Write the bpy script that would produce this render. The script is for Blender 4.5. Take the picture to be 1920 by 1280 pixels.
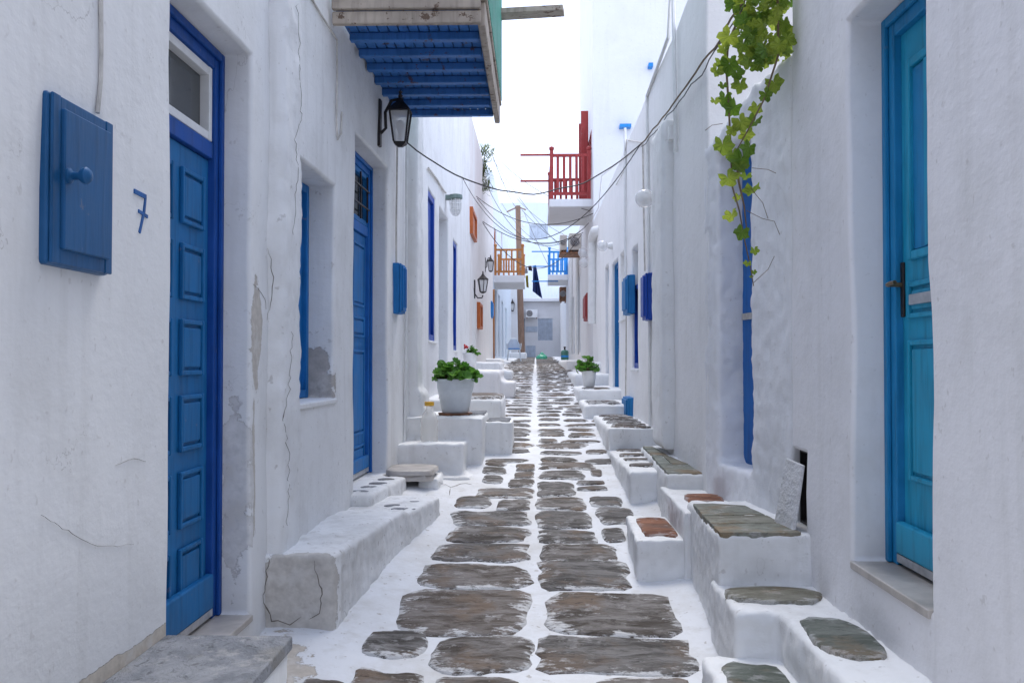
import bpy, bmesh, math, random
from mathutils import Vector, Matrix, Euler, noise
R = math.radians
for o in list(bpy.data.objects): bpy.data.objects.remove(o)
sc = bpy.context.scene
COL = sc.collection
random.seed(7)
# ---------------------------------------------------------------- camera
EYE = 1.5; FPX = 1800.0
pitch = math.atan(37 / FPX); yaw = math.atan(45 / FPX * math.cos(pitch))
cam = bpy.data.cameras.new('camera'); cam_o = bpy.data.objects.new('camera', cam); COL.objects.link(cam_o)
cam.sensor_width = 36; cam.lens = 36 * FPX / 1920; cam.clip_start = 0.05; cam.clip_end = 2000
cam_o.location = (0, 0, EYE); cam_o.rotation_euler = (math.pi / 2 + pitch, 0, yaw)
sc.camera = cam_o
CR = Euler((math.pi / 2 + pitch, 0, yaw)).to_matrix()
# ---------------------------------------------------------------- sky, sun, exposure
SUN_EL, SUN_AZ = 64, 6          # degrees; azimuth from +Y towards +X
world = bpy.data.worlds.new('World'); sc.world = world; world.use_nodes = True
nt = world.node_tree; nt.nodes.clear()
out = nt.nodes.new('ShaderNodeOutputWorld'); bg = nt.nodes.new('ShaderNodeBackground')
sky = nt.nodes.new('ShaderNodeTexSky'); sky.sky_type = 'NISHITA'; sky.sun_disc = False
sky.sun_elevation = R(SUN_EL); sky.sun_rotation = R(SUN_AZ); sky.air_density = 1.2; sky.dust_density = 2.0
tc = nt.nodes.new('ShaderNodeTexCoord'); nz = nt.nodes.new('ShaderNodeTexNoise'); nz.inputs['Scale'].default_value = 2.2; nz.inputs['Detail'].default_value = 7
rmp = nt.nodes.new('ShaderNodeValToRGB'); rmp.color_ramp.elements[0].position = 0.30; rmp.color_ramp.elements[0].color = (.62, .62, .62, 1)
rmp.color_ramp.elements[1].position = 0.62; rmp.color_ramp.elements[1].color = (.95, .95, .95, 1)
mx = nt.nodes.new('ShaderNodeMix'); mx.data_type = 'RGBA'; mx.inputs[7].default_value = (8.1, 9.2, 12.1, 1)
nt.links.new(tc.outputs['Generated'], nz.inputs['Vector']); nt.links.new(nz.outputs['Fac'], rmp.inputs['Fac'])
nt.links.new(rmp.outputs['Color'], mx.inputs[0]); nt.links.new(sky.outputs['Color'], mx.inputs[6])
nt.links.new(mx.outputs[2], bg.inputs['Color']); nt.links.new(bg.outputs['Background'], out.inputs['Surface'])
bg.inputs['Strength'].default_value = 0.13
sl = bpy.data.lights.new('sun', 'SUN'); sl.energy = 1.7; sl.angle = R(28); sl.color = (1, .95, .88)
so = bpy.data.objects.new('sun', sl); COL.objects.link(so)
sd = Vector((math.sin(R(SUN_AZ)) * math.cos(R(SUN_EL)), math.cos(R(SUN_AZ)) * math.cos(R(SUN_EL)), math.sin(R(SUN_EL))))
so.rotation_euler = sd.to_track_quat('Z', 'Y').to_euler(); so.location = (0, 10, 30)
vs = sc.view_settings; vs.view_transform = 'Standard'; vs.look = 'None'; vs.gamma = 1; vs.use_curve_mapping = False
vs.exposure = 0.62
sc.render.engine = 'CYCLES'; sc.render.resolution_x = 1024; sc.render.resolution_y = 682
sc.cycles.max_bounces = 6; sc.cycles.diffuse_bounces = 4; sc.cycles.transparent_max_bounces = 6

# ---------------------------------------------------------------- ray helpers: photo pixel -> place
def ray(px, py): return CR @ Vector(((px - 960) / FPX, (640 - py) / FPX, -1))
CAM = Vector((0, 0, EYE))
def atX(px, py, X): d = ray(px, py); return CAM + d * (X / d.x)
def atY(px, py, Y): d = ray(px, py); return CAM + d * (Y / d.y)
def atZ(px, py, Z): d = ray(px, py); return CAM + d * ((Z - EYE) / d.z)

# ---------------------------------------------------------------- objects
WL = {}
def put(o, base, parent=None):
    COL.objects.link(o); WL[o.name] = Vector(base)
    if parent is not None:
        o.parent = parent; o.location = Vector(base) - WL[parent.name]
    else: o.location = base
    return o
def tag(o, label=None, cat=None, group=None, kind=None):
    if label: o['label'] = label
    if cat: o['category'] = cat
    if group: o['group'] = group
    if kind: o['kind'] = kind
    return o
def empty(name, base, label, cat, group=None):
    o = bpy.data.objects.new(name, None); o.empty_display_size = .1
    put(o, base); return tag(o, label, cat, group)
class MB:
    def __init__(s): s.v = []; s.f = []
    def add(s, vs, fs):
        n = len(s.v); s.v += [Vector(p) for p in vs]; s.f += [tuple(i + n for i in f) for f in fs]; return s
    def box8(s, c):      # c: 8 corners, bottom 4 ccw then top 4
        return s.add(c, [(3, 2, 1, 0), (4, 5, 6, 7), (0, 1, 5, 4), (1, 2, 6, 5), (2, 3, 7, 6), (3, 0, 4, 7)])
    def box(s, x0, x1, y0, y1, z0, z1):
        return s.box8([(x0, y0, z0), (x1, y0, z0), (x1, y1, z0), (x0, y1, z0), (x0, y0, z1), (x1, y0, z1), (x1, y1, z1), (x0, y1, z1)])
    def wbox(s, w, u0, u1, z0, z1, d0, d1):
        P = w.pt
        return s.box8([P(u0, z0, d0), P(u1, z0, d0), P(u1, z0, d1), P(u0, z0, d1), P(u0, z1, d0), P(u1, z1, d0), P(u1, z1, d1), P(u0, z1, d1)])
    def prism(s, poly, z0, z1):
        n = len(poly); zt = z1 if callable(z1) else (lambda x, y: z1); zb = z0 if callable(z0) else (lambda x, y: z0)
        vs = [(x, y, zb(x, y)) for x, y in poly] + [(x, y, zt(x, y)) for x, y in poly]
        fs = [tuple(reversed(range(n))), tuple(range(n, 2 * n))] + [(i, (i + 1) % n, (i + 1) % n + n, i + n) for i in range(n)]
        return s.add(vs, fs)
    def tube(s, pts, r, seg=8, cap=True):
        pts = [Vector(p) for p in pts]; n = len(pts); rs = r if isinstance(r, (list, tuple)) else [r] * n
        vs = []; prev = None
        for i, p in enumerate(pts):
            t = (pts[min(i + 1, n - 1)] - pts[max(i - 1, 0)]).normalized()
            a = prev if prev is not None else (Vector((0, 0, 1)) if abs(t.z) < .9 else Vector((1, 0, 0)))
            a = (a - t * a.dot(t)).normalized(); b = t.cross(a); prev = a
            for k in range(seg):
                an = 2 * math.pi * k / seg; vs.append(p + (a * math.cos(an) + b * math.sin(an)) * rs[i])
        fs = [(i * seg + k, i * seg + (k + 1) % seg, (i + 1) * seg + (k + 1) % seg, (i + 1) * seg + k) for i in range(n - 1) for k in range(seg)]
        if cap: fs += [tuple(reversed(range(seg))), tuple(range((n - 1) * seg, n * seg))]
        return s.add(vs, fs)
    def lathe(s, c, prof, seg=24, axis=None):    # prof: (radius, height)
        c = Vector(c); q = Vector(axis).to_track_quat('Z', 'Y') if axis else None
        vs = []
        for r, h in prof:
            for k in range(seg):
                a = 2 * math.pi * k / seg; p = Vector((r * math.cos(a), r * math.sin(a), h)); vs.append(c + (q @ p if q else p))
        m = len(prof)
        fs = [(i * seg + k, i * seg + (k + 1) % seg, (i + 1) * seg + (k + 1) % seg, (i + 1) * seg + k) for i in range(m - 1) for k in range(seg)]
        if prof[0][0] > 1e-6: fs.append(tuple(reversed(range(seg))))
        if prof[-1][0] > 1e-6: fs.append(tuple(range((m - 1) * seg, m * seg)))
        return s.add(vs, fs)
    def build(s, name, mat, parent=None, bevel=0, smooth=False, base=None, seg=2, remesh=0, disp=0):
        if base is None:
            xs = [p.x for p in s.v]; ys = [p.y for p in s.v]; zs = [p.z for p in s.v]
            base = Vector(((min(xs) + max(xs)) / 2, (min(ys) + max(ys)) / 2, min(zs)))
        me = bpy.data.meshes.new(name); me.from_pydata([p - base for p in s.v], [], s.f)
        bm = bmesh.new(); bm.from_mesh(me); bmesh.ops.remove_doubles(bm, verts=bm.verts, dist=1e-5)
        bmesh.ops.recalc_face_normals(bm, faces=bm.faces); bm.to_mesh(me); bm.free()
        me.materials.append(mat)
        o = bpy.data.objects.new(name, me); put(o, base, parent)
        if remesh:
            m = o.modifiers.new('r', 'REMESH'); m.mode = 'VOXEL'; m.voxel_size = remesh; m.use_smooth_shade = True
            m = o.modifiers.new('s', 'SMOOTH'); m.factor = .5; m.iterations = 2
            if disp:
                m = o.modifiers.new('d', 'DISPLACE'); m.texture = CLOUD; m.strength = disp; m.texture_coords = 'GLOBAL'
                m = o.modifiers.new('d', 'DISPLACE'); m.texture = CLOUD2; m.strength = disp * .75; m.texture_coords = 'GLOBAL'
        if bevel:
            m = o.modifiers.new('b', 'BEVEL'); m.width = bevel; m.segments = seg; m.limit_method = 'ANGLE'; m.angle_limit = R(35); m.harden_normals = True
            smooth = True
        if smooth: me.polygons.foreach_set('use_smooth', [True] * len(me.polygons))
        if smooth and not bevel: me.set_sharp_from_angle(angle=R(50))
        return o
CLOUD = bpy.data.textures.new('lumps', 'CLOUDS'); CLOUD.noise_scale = .28; CLOUD.noise_depth = 2
CLOUD2 = bpy.data.textures.new('fine_lumps', 'CLOUDS'); CLOUD2.noise_scale = .06; CLOUD2.noise_depth = 2

class Wall:
    """vertical wall plane from (x0,y0) to (x1,y1); n points to the lane"""
    def __init__(s, x0, y0, x1, y1, side):
        s.o = Vector((x0, y0, 0)); t = Vector((x1 - x0, y1 - y0, 0)); s.L = t.length; s.t = t.normalized()
        s.n = Vector((s.t.y, -s.t.x, 0)) * (1 if side == 'L' else -1)
    def pt(s, u, z, d=0): p = s.o + s.t * u + s.n * d; return Vector((p.x, p.y, z))
    def hit(s, px, py, d=0):
        r = ray(px, py); k = ((s.o + s.n * d - CAM).dot(s.n)) / r.dot(s.n); p = CAM + r * k
        return (p - s.o).dot(s.t), p.z
    def opening(s, pn, pf, yt, yb, depth=.18):   # near px, far px, y of top and bottom at the far edge
        a = s.hit(pn, 677)[0]; b, zt = s.hit(pf, yt); _, zb = s.hit(pf, yb)
        return [min(a, b), max(a, b), zb, zt, depth]

# ---------------------------------------------------------------- materials
def newmat(name):
    m = bpy.data.materials.new(name); m.use_nodes = True; n = m.node_tree; n.nodes.clear()
    o = n.nodes.new('ShaderNodeOutputMaterial'); b = n.nodes.new('ShaderNodeBsdfPrincipled'); n.links.new(b.outputs[0], o.inputs[0])
    return m, n, b
class NT:
    def __init__(s, n): s.n = n
    def node(s, t, **k):
        x = s.n.nodes.new(t)
        for a, v in k.items():
            if a.startswith('i_'): x.inputs[a[2:].replace('_', ' ')].default_value = v
            else: setattr(x, a, v)
        return x
    def link(s, a, b): s.n.links.new(a, b)
    def noise(s, vec, scale, detail=4, rough=.55, dist=0, stretch=None):
        if stretch:
            mp = s.node('ShaderNodeMapping'); mp.inputs['Scale'].default_value = stretch; s.link(vec, mp.inputs['Vector']); vec = mp.outputs['Vector']
        x = s.node('ShaderNodeTexNoise'); x.inputs['Scale'].default_value = scale; x.inputs['Detail'].default_value = detail
        x.inputs['Roughness'].default_value = rough; x.inputs['Distortion'].default_value = dist; s.link(vec, x.inputs['Vector']); return x.outputs['Fac']
    def ramp(s, fac, p0, p1, c0=0, c1=1):
        x = s.node('ShaderNodeMapRange'); x.inputs[1].default_value = p0; x.inputs[2].default_value = p1; x.inputs[3].default_value = c0; x.inputs[4].default_value = c1
        s.link(fac, x.inputs[0]); return x.outputs[0]
    def math(s, op, a, b=None):
        x = s.node('ShaderNodeMath', operation=op)
        for i, q in enumerate((a, b)):
            if q is None: continue
            if isinstance(q, (int, float)): x.inputs[i].default_value = q
            else: s.link(q, x.inputs[i])
        return x.outputs[0]
    def mix(s, fac, a, b, mode='MIX'):
        x = s.node('ShaderNodeMix', data_type='RGBA', blend_type=mode)
        for i, q in ((0, fac), (6, a), (7, b)):
            if isinstance(q, (int, float)): x.inputs[i].default_value = q
            elif isinstance(q, tuple): x.inputs[i].default_value = q + (1,) if len(q) == 3 else q
            else: s.link(q, x.inputs[i])
        return x.outputs[2]
    def bump(s, h, strength, dist, prev=None):
        x = s.node('ShaderNodeBump'); x.inputs['Strength'].default_value = strength; x.inputs['Distance'].default_value = dist
        s.link(h, x.inputs['Height'])
        if prev is not None: s.link(prev, x.inputs['Normal'])
        return x.outputs[0]

def plaster(name, white=(.79, .79, .785), patches=(), dirt=.35, crack=0.0, relief=.007):
    m, n, b = newmat(name); k = NT(n)
    pos = k.node('ShaderNodeNewGeometry').outputs['Position']
    big = k.noise(pos, 1.6, 6, .70); c = k.mix(k.ramp(big, .47, .70, 0, dirt * 1.2), white, (.56, .55, .53))
    st = k.noise(pos, 1.0, 3, .65, 0, (8, 8, .6)); c = k.mix(k.ramp(st, .54, .75, 0, dirt * .9), c, (.55, .54, .52))
    fine = k.noise(pos, 24, 2, .6); c = k.mix(k.ramp(fine, .66, .73, 0, dirt), c, (.38, .35, .32))
    cm = None
    if crack:
        vo = k.node('ShaderNodeTexVoronoi', feature='DISTANCE_TO_EDGE'); vo.inputs['Scale'].default_value = 1.1
        va = k.node('ShaderNodeVectorMath', operation='MULTIPLY_ADD'); cb = k.node('ShaderNodeCombineXYZ')
        k.link(big, cb.inputs[0]); k.link(st, cb.inputs[1]); k.link(big, cb.inputs[2]); k.link(cb.outputs[0], va.inputs[0]); va.inputs[1].default_value = (1.1, .5, .9); k.link(pos, va.inputs[2])
        k.link(va.outputs[0], vo.inputs['Vector'])
        cm = k.math('MULTIPLY', k.ramp(vo.outputs['Distance'], .0012, .0042, 1, 0), k.ramp(big, .50, .56, 0, crack))
        c = k.mix(k.math('MULTIPLY', cm, .6), c, (.25, .23, .21))
    h = k.math('ADD', k.math('MULTIPLY', fine, .30), k.math('ADD', k.math('MULTIPLY', k.noise(pos, 7, 4, .62, 0, (1, 1, 1.8)), .8), k.math('MULTIPLY', big, .9)))
    if patches: nn = k.noise(pos, 6, 6, .66)
    for (ctr, rad, col) in patches:
        sb = k.node('ShaderNodeVectorMath', operation='SUBTRACT'); k.link(pos, sb.inputs[0]); sb.inputs[1].default_value = ctr
        dv = k.node('ShaderNodeVectorMath', operation='DIVIDE'); k.link(sb.outputs[0], dv.inputs[0]); dv.inputs[1].default_value = rad
        ln = k.node('ShaderNodeVectorMath', operation='LENGTH'); k.link(dv.outputs[0], ln.inputs[0])
        d = k.math('ADD', ln.outputs['Value'], k.math('MULTIPLY', k.math('SUBTRACT', nn, .5), 1.7))
        msk = k.ramp(d, .93, .99, 1, 0); edge = k.math('MULTIPLY', k.ramp(d, .90, .96, 0, 1), msk)
        pc = k.mix(fine, tuple(x * .72 for x in col), tuple(min(1, x * 1.25) for x in col))
        pc = k.mix(k.ramp(nn, .50, .60, 0, .7), pc, (.60, .58, .55))
        pc = k.mix(k.math('MULTIPLY', edge, .5), pc, (.16, .13, .11))
        c = k.mix(msk, c, pc); h = k.math('SUBTRACT', h, k.math('MULTIPLY', msk, .5))
    k.link(c, b.inputs['Base Color']); b.inputs['Roughness'].default_value = .88; b.inputs['Specular IOR Level'].default_value = .2
    k.link(k.bump(h, .8, relief), b.inputs['Normal'])
    return m
def painted(name, col, rough=.5, wear=.3, under=(.30, .24, .19), vary=.45):
    m, n, b = newmat(name); k = NT(n); pos = k.node('ShaderNodeNewGeometry').outputs['Position']
    v = k.noise(pos, 5, 3, .6); c = k.mix(k.ramp(v, .3, .7, 0, vary), col, tuple(min(1, x * 1.5 + .02) for x in col))
    g = k.noise(pos, 22, 3, .6, 0, (1, 1, .12)); c = k.mix(k.ramp(g, .50, .72, 0, .5), c, tuple(x * .5 for x in col))
    w = k.noise(pos, 11, 5, .7); c = k.mix(k.ramp(w, .70 - wear * .12, .74 - wear * .12, 0, wear), c, under)
    b.inputs['Specular IOR Level'].default_value = .22; k.link(c, b.inputs['Base Color']); k.link(k.ramp(v, .3, .7, rough - .08, rough + .14), b.inputs['Roughness'])
    k.link(k.bump(k.math('ADD', g, k.math('MULTIPLY', w, .4)), .35, .004), b.inputs['Normal']); return m
def simple(name, col, rough=.5, metal=0, var=.2, scale=12, bump=.15, alpha=None, trans=0):
    m, n, b = newmat(name); k = NT(n); pos = k.node('ShaderNodeNewGeometry').outputs['Position']
    v = k.noise(pos, scale, 3, .6); c = k.mix(k.ramp(v, .35, .7, 0, 1), tuple(x * (1 - var) for x in col), tuple(min(1, x * (1 + var)) for x in col))
    k.link(c, b.inputs['Base Color']); b.inputs['Roughness'].default_value = rough; b.inputs['Metallic'].default_value = metal
    b.inputs['Transmission Weight'].default_value = trans
    if bump: k.link(k.bump(v, bump, .004), b.inputs['Normal'])
    return m
def slate(name, c0, c1, c2, whitewash=.6, stretch=(1, 3.0, 2.2), sc_=3.6, rim=True):
    """layered schist: streaks along the lane's width, ochre blotches, whitewash smeared over the rim"""
    m, n, b = newmat(name); k = NT(n); g = k.node('ShaderNodeNewGeometry'); pos = g.outputs['Position']
    rnd = k.node('ShaderNodeObjectInfo').outputs['Random']
    off = k.node('ShaderNodeVectorMath', operation='MULTIPLY_ADD'); cb = k.node('ShaderNodeCombineXYZ')
    for i in range(3): k.link(rnd, cb.inputs[i])
    k.link(cb.outputs[0], off.inputs[0]); off.inputs[1].default_value = (37, 51, 23); k.link(pos, off.inputs[2]); p = off.outputs[0]
    st = k.noise(p, sc_, 6, .70, .5, stretch); c = k.mix(k.ramp(st, .40, .60), c0, c1)
    oc = k.noise(p, 3.2, 4, .6); c = k.mix(k.ramp(oc, .52, .64, 0, .8), c, c2)
    dk = k.noise(p, 11, 4, .7, .6, stretch); c = k.mix(k.ramp(dk, .56, .68, 0, .7), c, tuple(x * .35 for x in c0))
    lt = k.noise(p, 9, 4, .7); c = k.mix(k.ramp(lt, .58, .66, 0, .55), c, (.42, .41, .40))
    c = k.mix(k.ramp(rnd, 0, .6, .5, 0), c, tuple(x * .42 for x in c1)); c = k.mix(k.ramp(rnd, .55, 1, 0, .3), c, c2)
    ww = k.noise(p, 7, 5, .74, 0, (1, 2.2, 1))
    if rim:
        at = k.node('ShaderNodeAttribute', attribute_name='rim').outputs['Fac']
        f = k.math('ADD', k.math('MULTIPLY', at, .21), ww); msk = k.ramp(f, .665, .75, 0, whitewash)
    else: msk = k.ramp(ww, .66, .74, 0, whitewash)
    c = k.mix(msk, c, (.72, .72, .72))
    k.link(c, b.inputs['Base Color']); b.inputs['Roughness'].default_value = .75; b.inputs['Specular IOR Level'].default_value = .15
    h = k.math('ADD', k.math('MULTIPLY', st, 1.0), k.math('MULTIPLY', dk, -.7)); k.link(k.bump(h, 1.0, .022), b.inputs['Normal']); return m
def leafmat(name, c0, c1, c2):
    m, n, b = newmat(name); k = NT(n); rnd = k.node('ShaderNodeObjectInfo').outputs['Random']
    pos = k.node('ShaderNodeNewGeometry').outputs['Position']
    c = k.mix(rnd, c0, c1); c = k.mix(k.ramp(k.noise(pos, 18, 4), .5, .7, 0, .6), c, c2)
    k.link(c, b.inputs['Base Color']); b.inputs['Roughness'].default_value = .45
    tr = k.node('ShaderNodeBsdfTranslucent'); k.link(c, tr.inputs['Color']); ms = k.node('ShaderNodeMixShader'); ms.inputs[0].default_value = .45
    o = [x for x in n.nodes if x.type == 'OUTPUT_MATERIAL'][0]
    k.link(b.outputs[0], ms.inputs[1]); k.link(tr.outputs[0], ms.inputs[2]); k.link(ms.outputs[0], o.inputs[0]); return m
BEI = (.54, .50, .45)
M = dict(
    white=plaster('whitewash'), white_far=plaster('whitewash_far', white=(.72, .72, .73), dirt=.22),
    warm=plaster('whitewash_warm', white=(.76, .735, .72), dirt=.25),
    cool=plaster('whitewash_blue_tint', white=(.68, .75, .82), dirt=.2),
    L1=plaster('whitewash_worn_jamb', dirt=.27, crack=.6, relief=.005, patches=[((-1.35, 4.53, 1.62), (.09, .08, .27), BEI), ((-1.345, 4.50, .98), (.04, .03, .36), BEI), ((-1.40, 4.47, .90), (.09, .05, .50), (.68, .67, .66)), ((-1.33, 2.9, .53), (.12, 1.2, .03), (.60, .54, .46))]),
    L2=plaster('whitewash_worn_window', dirt=.4, patches=[((-1.37, 5.92, 1.34), (.13, .07, .27), (.46, .43, .40))]),
    bench=plaster('whitewash_bench', dirt=.75, crack=.7, patches=[((-1.17, 4.66, .36), (.25, .10, .34), (.56, .53, .49))]),
    block=plaster('whitewash_block', dirt=.40, crack=.5),
    street=plaster('whitewash_mortar', white=(.71, .72, .74), dirt=.7, patches=[((-1.22, 4.05, .05), (.24, .55, .4), (.52, .47, .41))]),
    stone=slate('lane_schist', (.062, .055, .048), (.245, .232, .222), (.19, .138, .10), .8),
    slab=slate('green_slate', (.10, .115, .095), (.25, .265, .235), (.24, .17, .10), .35, (1.2, 3, 2), 2.0),
    red=slate('red_slate', (.15, .06, .035), (.34, .155, .09), (.17, .11, .085), .35, (1, 3, 2), 3.0),
    slab_flat=slate('green_slate_flags', (.13, .14, .115), (.27, .285, .25), (.24, .17, .10), .4, (1.2, 3, 2), 2.0, False),
    grey_slab=slate('blue_grey_slate', (.17, .18, .20), (.29, .30, .32), (.24, .23, .21), .25, (2, 1.4, 2), 3.0, False),
    marble=simple('stained_marble', (.46, .42, .38), .4, var=.25, scale=6),
    blue7=painted('blue_door_paint', (.006, .125, .32)), blue7f=painted('deep_blue_frame_paint', (.006, .066, .29)),
    blue2=painted('bright_blue_paint', (.012, .155, .42)), blue2f=painted('azure_frame_paint', (.014, .13, .42)),
    navy=painted('navy_shutter_paint', (.009, .058, .33), .35, .1), teal=painted('turquoise_door_paint', (.014, .28, .45), .45, .12),
    tealf=painted('turquoise_frame_paint', (.012, .20, .42), .45, .12), tealb=painted('teal_box_paint', (.015, .16, .38)),
    boxblue=painted('meter_box_paint', (.012, .085, .215), .36, .3), balc=painted('balcony_blue_paint', (.04, .15, .40), .5, .85, (.10, .06, .045), .5),
    green=painted('green_rail_paint', (.05, .24, .17), .5, .3), redp=painted('red_paint', (.29, .038, .036), .5, .5),
    orange=painted('orange_paint', (.42, .11, .03), .45, .2), ochre=painted('varnished_wood', (.42, .17, .05), .5, .35),
    sky=painted('light_blue_paint', (.02, .21, .55), .45, .15), grey=painted('grey_shutter_paint', (.40, .45, .52), .5, .1),
    wood=painted('weathered_wood', (.34, .29, .24), .8, .95, (.13, .085, .06), .9), pole=painted('pole_wood', (.22, .14, .10), .8, .4, (.12, .08, .06), .5),
    iron=simple('black_iron', (.03, .025, .025), .5, .4), rust=simple('rusty_metal', (.24, .12, .07), .8, .2, .5),
    wire=simple('dark_cable', (.04, .035, .035), .7), lightwire=simple('painted_cable', (.55, .52, .48), .7),
    pipe=simple('white_pipe', (.74, .74, .73), .6, bump=0, var=.05), plastic=simple('grey_white_plastic', (.60, .64, .68), .4, bump=.03, var=.06),
    white_paint=simple('white_paint', (.78, .78, .77), .5, var=.05), alu=simple('aluminium', (.6, .6, .6), .35, .8),
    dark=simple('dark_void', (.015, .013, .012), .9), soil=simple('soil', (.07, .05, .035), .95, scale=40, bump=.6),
    acw=simple('ac_casing', (.66, .63, .57), .5, var=.08), navycloth=simple('navy_cloth', (.02, .045, .17), .9, scale=4),
    darkcloth=simple('maroon_cloth', (.05, .01, .02), .9), paleclth=simple('pale_cloth', (.6, .58, .56), .9), yelcloth=simple('yellow_cloth', (.45, .36, .05), .9),
    vine=leafmat('vine_leaf', (.11, .21, .02), (.36, .43, .055), (.07, .15, .015)), ger=leafmat('geranium_leaf', (.07, .21, .025), (.15, .33, .05), (.04, .13, .02)),
    olive=leafmat('olive_leaf', (.16, .20, .09), (.25, .28, .14), (.10, .13, .06)), stem=simple('vine_stem', (.16, .11, .06), .8), redleaf=simple('red_petal', (.55, .01, .015), .6),
    yellow=simple('yellow_cap', (.70, .38, .03), .4), gas=simple('green_drum', (.05, .17, .13), .45), greenbag=simple('green_bag', (.05, .35, .2), .4))
def glassmat(name, col, rough, alpha):
    m, n, b = newmat(name); b.inputs['Base Color'].default_value = col + (1,); b.inputs['Roughness'].default_value = rough
    b.inputs['Alpha'].default_value = alpha; b.inputs['Specular IOR Level'].default_value = .8; return m
M['pane'] = glassmat('window_glass', (.05, .06, .065), .08, .92); M['lampglass'] = glassmat('lamp_glass', (.8, .8, .8), .12, .5)
M['clear'] = glassmat('clear_plastic', (.85, .83, .78), .2, .45)

# ---------------------------------------------------------------- ground, lane
ZT = [(-9, -2.6), (2, -1.62), (4.2, -1.407), (4.69, -1.35), (6.87, -1.10), (9, -.87), (11, -.68), (13, -.53), (16, -.36), (20, -.22), (26, -.11), (35, -.02), (45, .1), (62, .27), (80, .3)]
def zg(Y):
    for (a, za), (b, zb) in zip(ZT, ZT[1:]):
        if Y <= b: t = (Y - a) / (b - a); return EYE + za + (zb - za) * t
    return EYE + ZT[-1][1]
def zs(Y): return (zg(Y - .8) + zg(Y - .4) + zg(Y) * 2 + zg(Y + .4) + zg(Y + .8)) / 6
def sst(a, b, x): t = max(0, min(1, (x - a) / (b - a))); return t * t * (3 - 2 * t)
def G(X, Y):
    z = zs(Y) + .012 * noise.noise((X * 2.2, Y * 2.2, 0)) + .006 * noise.noise((X * 7, Y * 7, 3))
    return z + .05 * sst(-.62, -1.1, X) + .05 * sst(.62, 1.1, X)
gm = MB(); gm.add([(-600, -600, -1.4), (600, -600, -1.4), (600, 600, -1.4), (-600, 600, -1.4)], [(0, 1, 2, 3)])
tag(gm.build('ground', simple('pale_earth', (.35, .32, .28), .95)), kind='structure')
st = MB(); ys = [-8.0]
while ys[-1] < 62: ys.append(ys[-1] + (.5 if ys[-1] < 2.5 else .06 if ys[-1] < 10 else .12 if ys[-1] < 20 else .4))
xs = [-1.9 + 3.8 * i / 64 for i in range(65)]
vs_ = [(x, y, G(x, y)) for y in ys for x in xs]; nx = len(xs)
st.add(vs_, [(j * nx + i, j * nx + i + 1, (j + 1) * nx + i + 1, (j + 1) * nx + i) for j in range(len(ys) - 1) for i in range(nx - 1)])
street = st.build('street', M['street'], smooth=True); tag(street, 'narrow whitewashed stepped lane paved with dark flat stones', kind='structure')

def stone_mesh(cx, cy, hx, hy, seed, zf, lift=.012, ex=3.2, n=22, skew=0, rag=.10):
    rg = random.Random(seed); ph = rg.random() * 50; vs = []; rims = []
    def ring(s, dz, rimv):
        for k in range(n):
            a = 2 * math.pi * k / n; c, s_ = math.cos(a), math.sin(a)
            r = (abs(c) ** ex + abs(s_) ** ex) ** (-1 / ex)
            r *= 1 + rag * noise.noise((c * 1.6 + ph, s_ * 1.6, ph)) + rag * .5 * noise.noise((c * 4 + ph, s_ * 4, 9))
            x = cx + hx * r * c * s; y = cy + hy * r * s_ * s + skew * (hx * c * s)
            vs.append((x, y, zf(x, y) + dz)); rims.append(rimv)
    ring(1.02, -.03, 1); ring(1, lift * .35, 1); ring(.90, lift * .9, .75); ring(.66, lift + .004 * rg.random(), .2); ring(.3, lift + .004 * rg.random(), 0)
    vs.append((cx, cy, zf(cx, cy) + lift)); rims.append(0); m = len(vs) - 1
    fs = [(i * n + k, i * n + (k + 1) % n, (i + 1) * n + (k + 1) % n, (i + 1) * n + k) for i in range(4) for k in range(n)]
    fs += [(4 * n + k, 4 * n + (k + 1) % n, m) for k in range(n)]
    return vs, fs, rims
def stone_obj(name, parent, mat, data):
    vs, fs, rims = data; base = Vector(vs[-1])
    me = bpy.data.meshes.new(name); me.from_pydata([Vector(v) - base for v in vs], [], fs); me.materials.append(mat)
    at = me.attributes.new('rim', 'FLOAT', 'POINT'); at.data.foreach_set('value', rims)
    me.polygons.foreach_set('use_smooth', [True] * len(me.polygons))
    return put(bpy.data.objects.new(name, me), base, parent)
def gpix(px, py):          # where the ray of a pixel meets the lane
    lo, hi = 2.0, 60.0
    for _ in range(50):
        mid = (lo + hi) / 2; p = atY(px, py, mid)
        if p.z > zs(mid): lo = mid
        else: hi = mid
    return atY(px, py, lo)
ROWS = [(560, 640, 1290, 1345), (655, 790, 1262, 1325), (812, 975, 1272, 1335), (1015, 1105, 1290, 1350), (1120, 1298, 1272, 1340), (690, 797, 1183, 1234), (818, 993, 1196, 1262), (1013, 1293, 1196, 1262),
    (757, 991, 1106, 1190), (1026, 1263, 1113, 1192), (793, 990, 1059, 1103), (1014, 1178, 1052, 1108), (818, 990, 1019, 1052), (1013, 1157, 1022, 1056),
    (845, 988, 988, 1016), (1012, 1117, 995, 1020), (1130, 1170, 992, 1016), (850, 991, 959, 985), (1009, 1108, 960, 991), (1120, 1187, 952, 984),
    (855, 919, 932, 953), (934, 992, 938, 957), (1008, 1096, 934, 957), (1107, 1165, 933, 950), (898, 999, 916, 934), (1010, 1077, 905, 930), (1083, 1138, 913, 921), (1083, 1132, 902, 909),
    (955, 1000, 901, 913), (906, 942, 893, 907), (1011, 1096, 884, 900), (1108, 1128, 881, 892), (965, 1002, 886, 897), (906, 948, 876, 888), (1012, 1114, 868, 880), (912, 950, 863, 873), (968, 1002, 871, 882)]
cnt = 0
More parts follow.
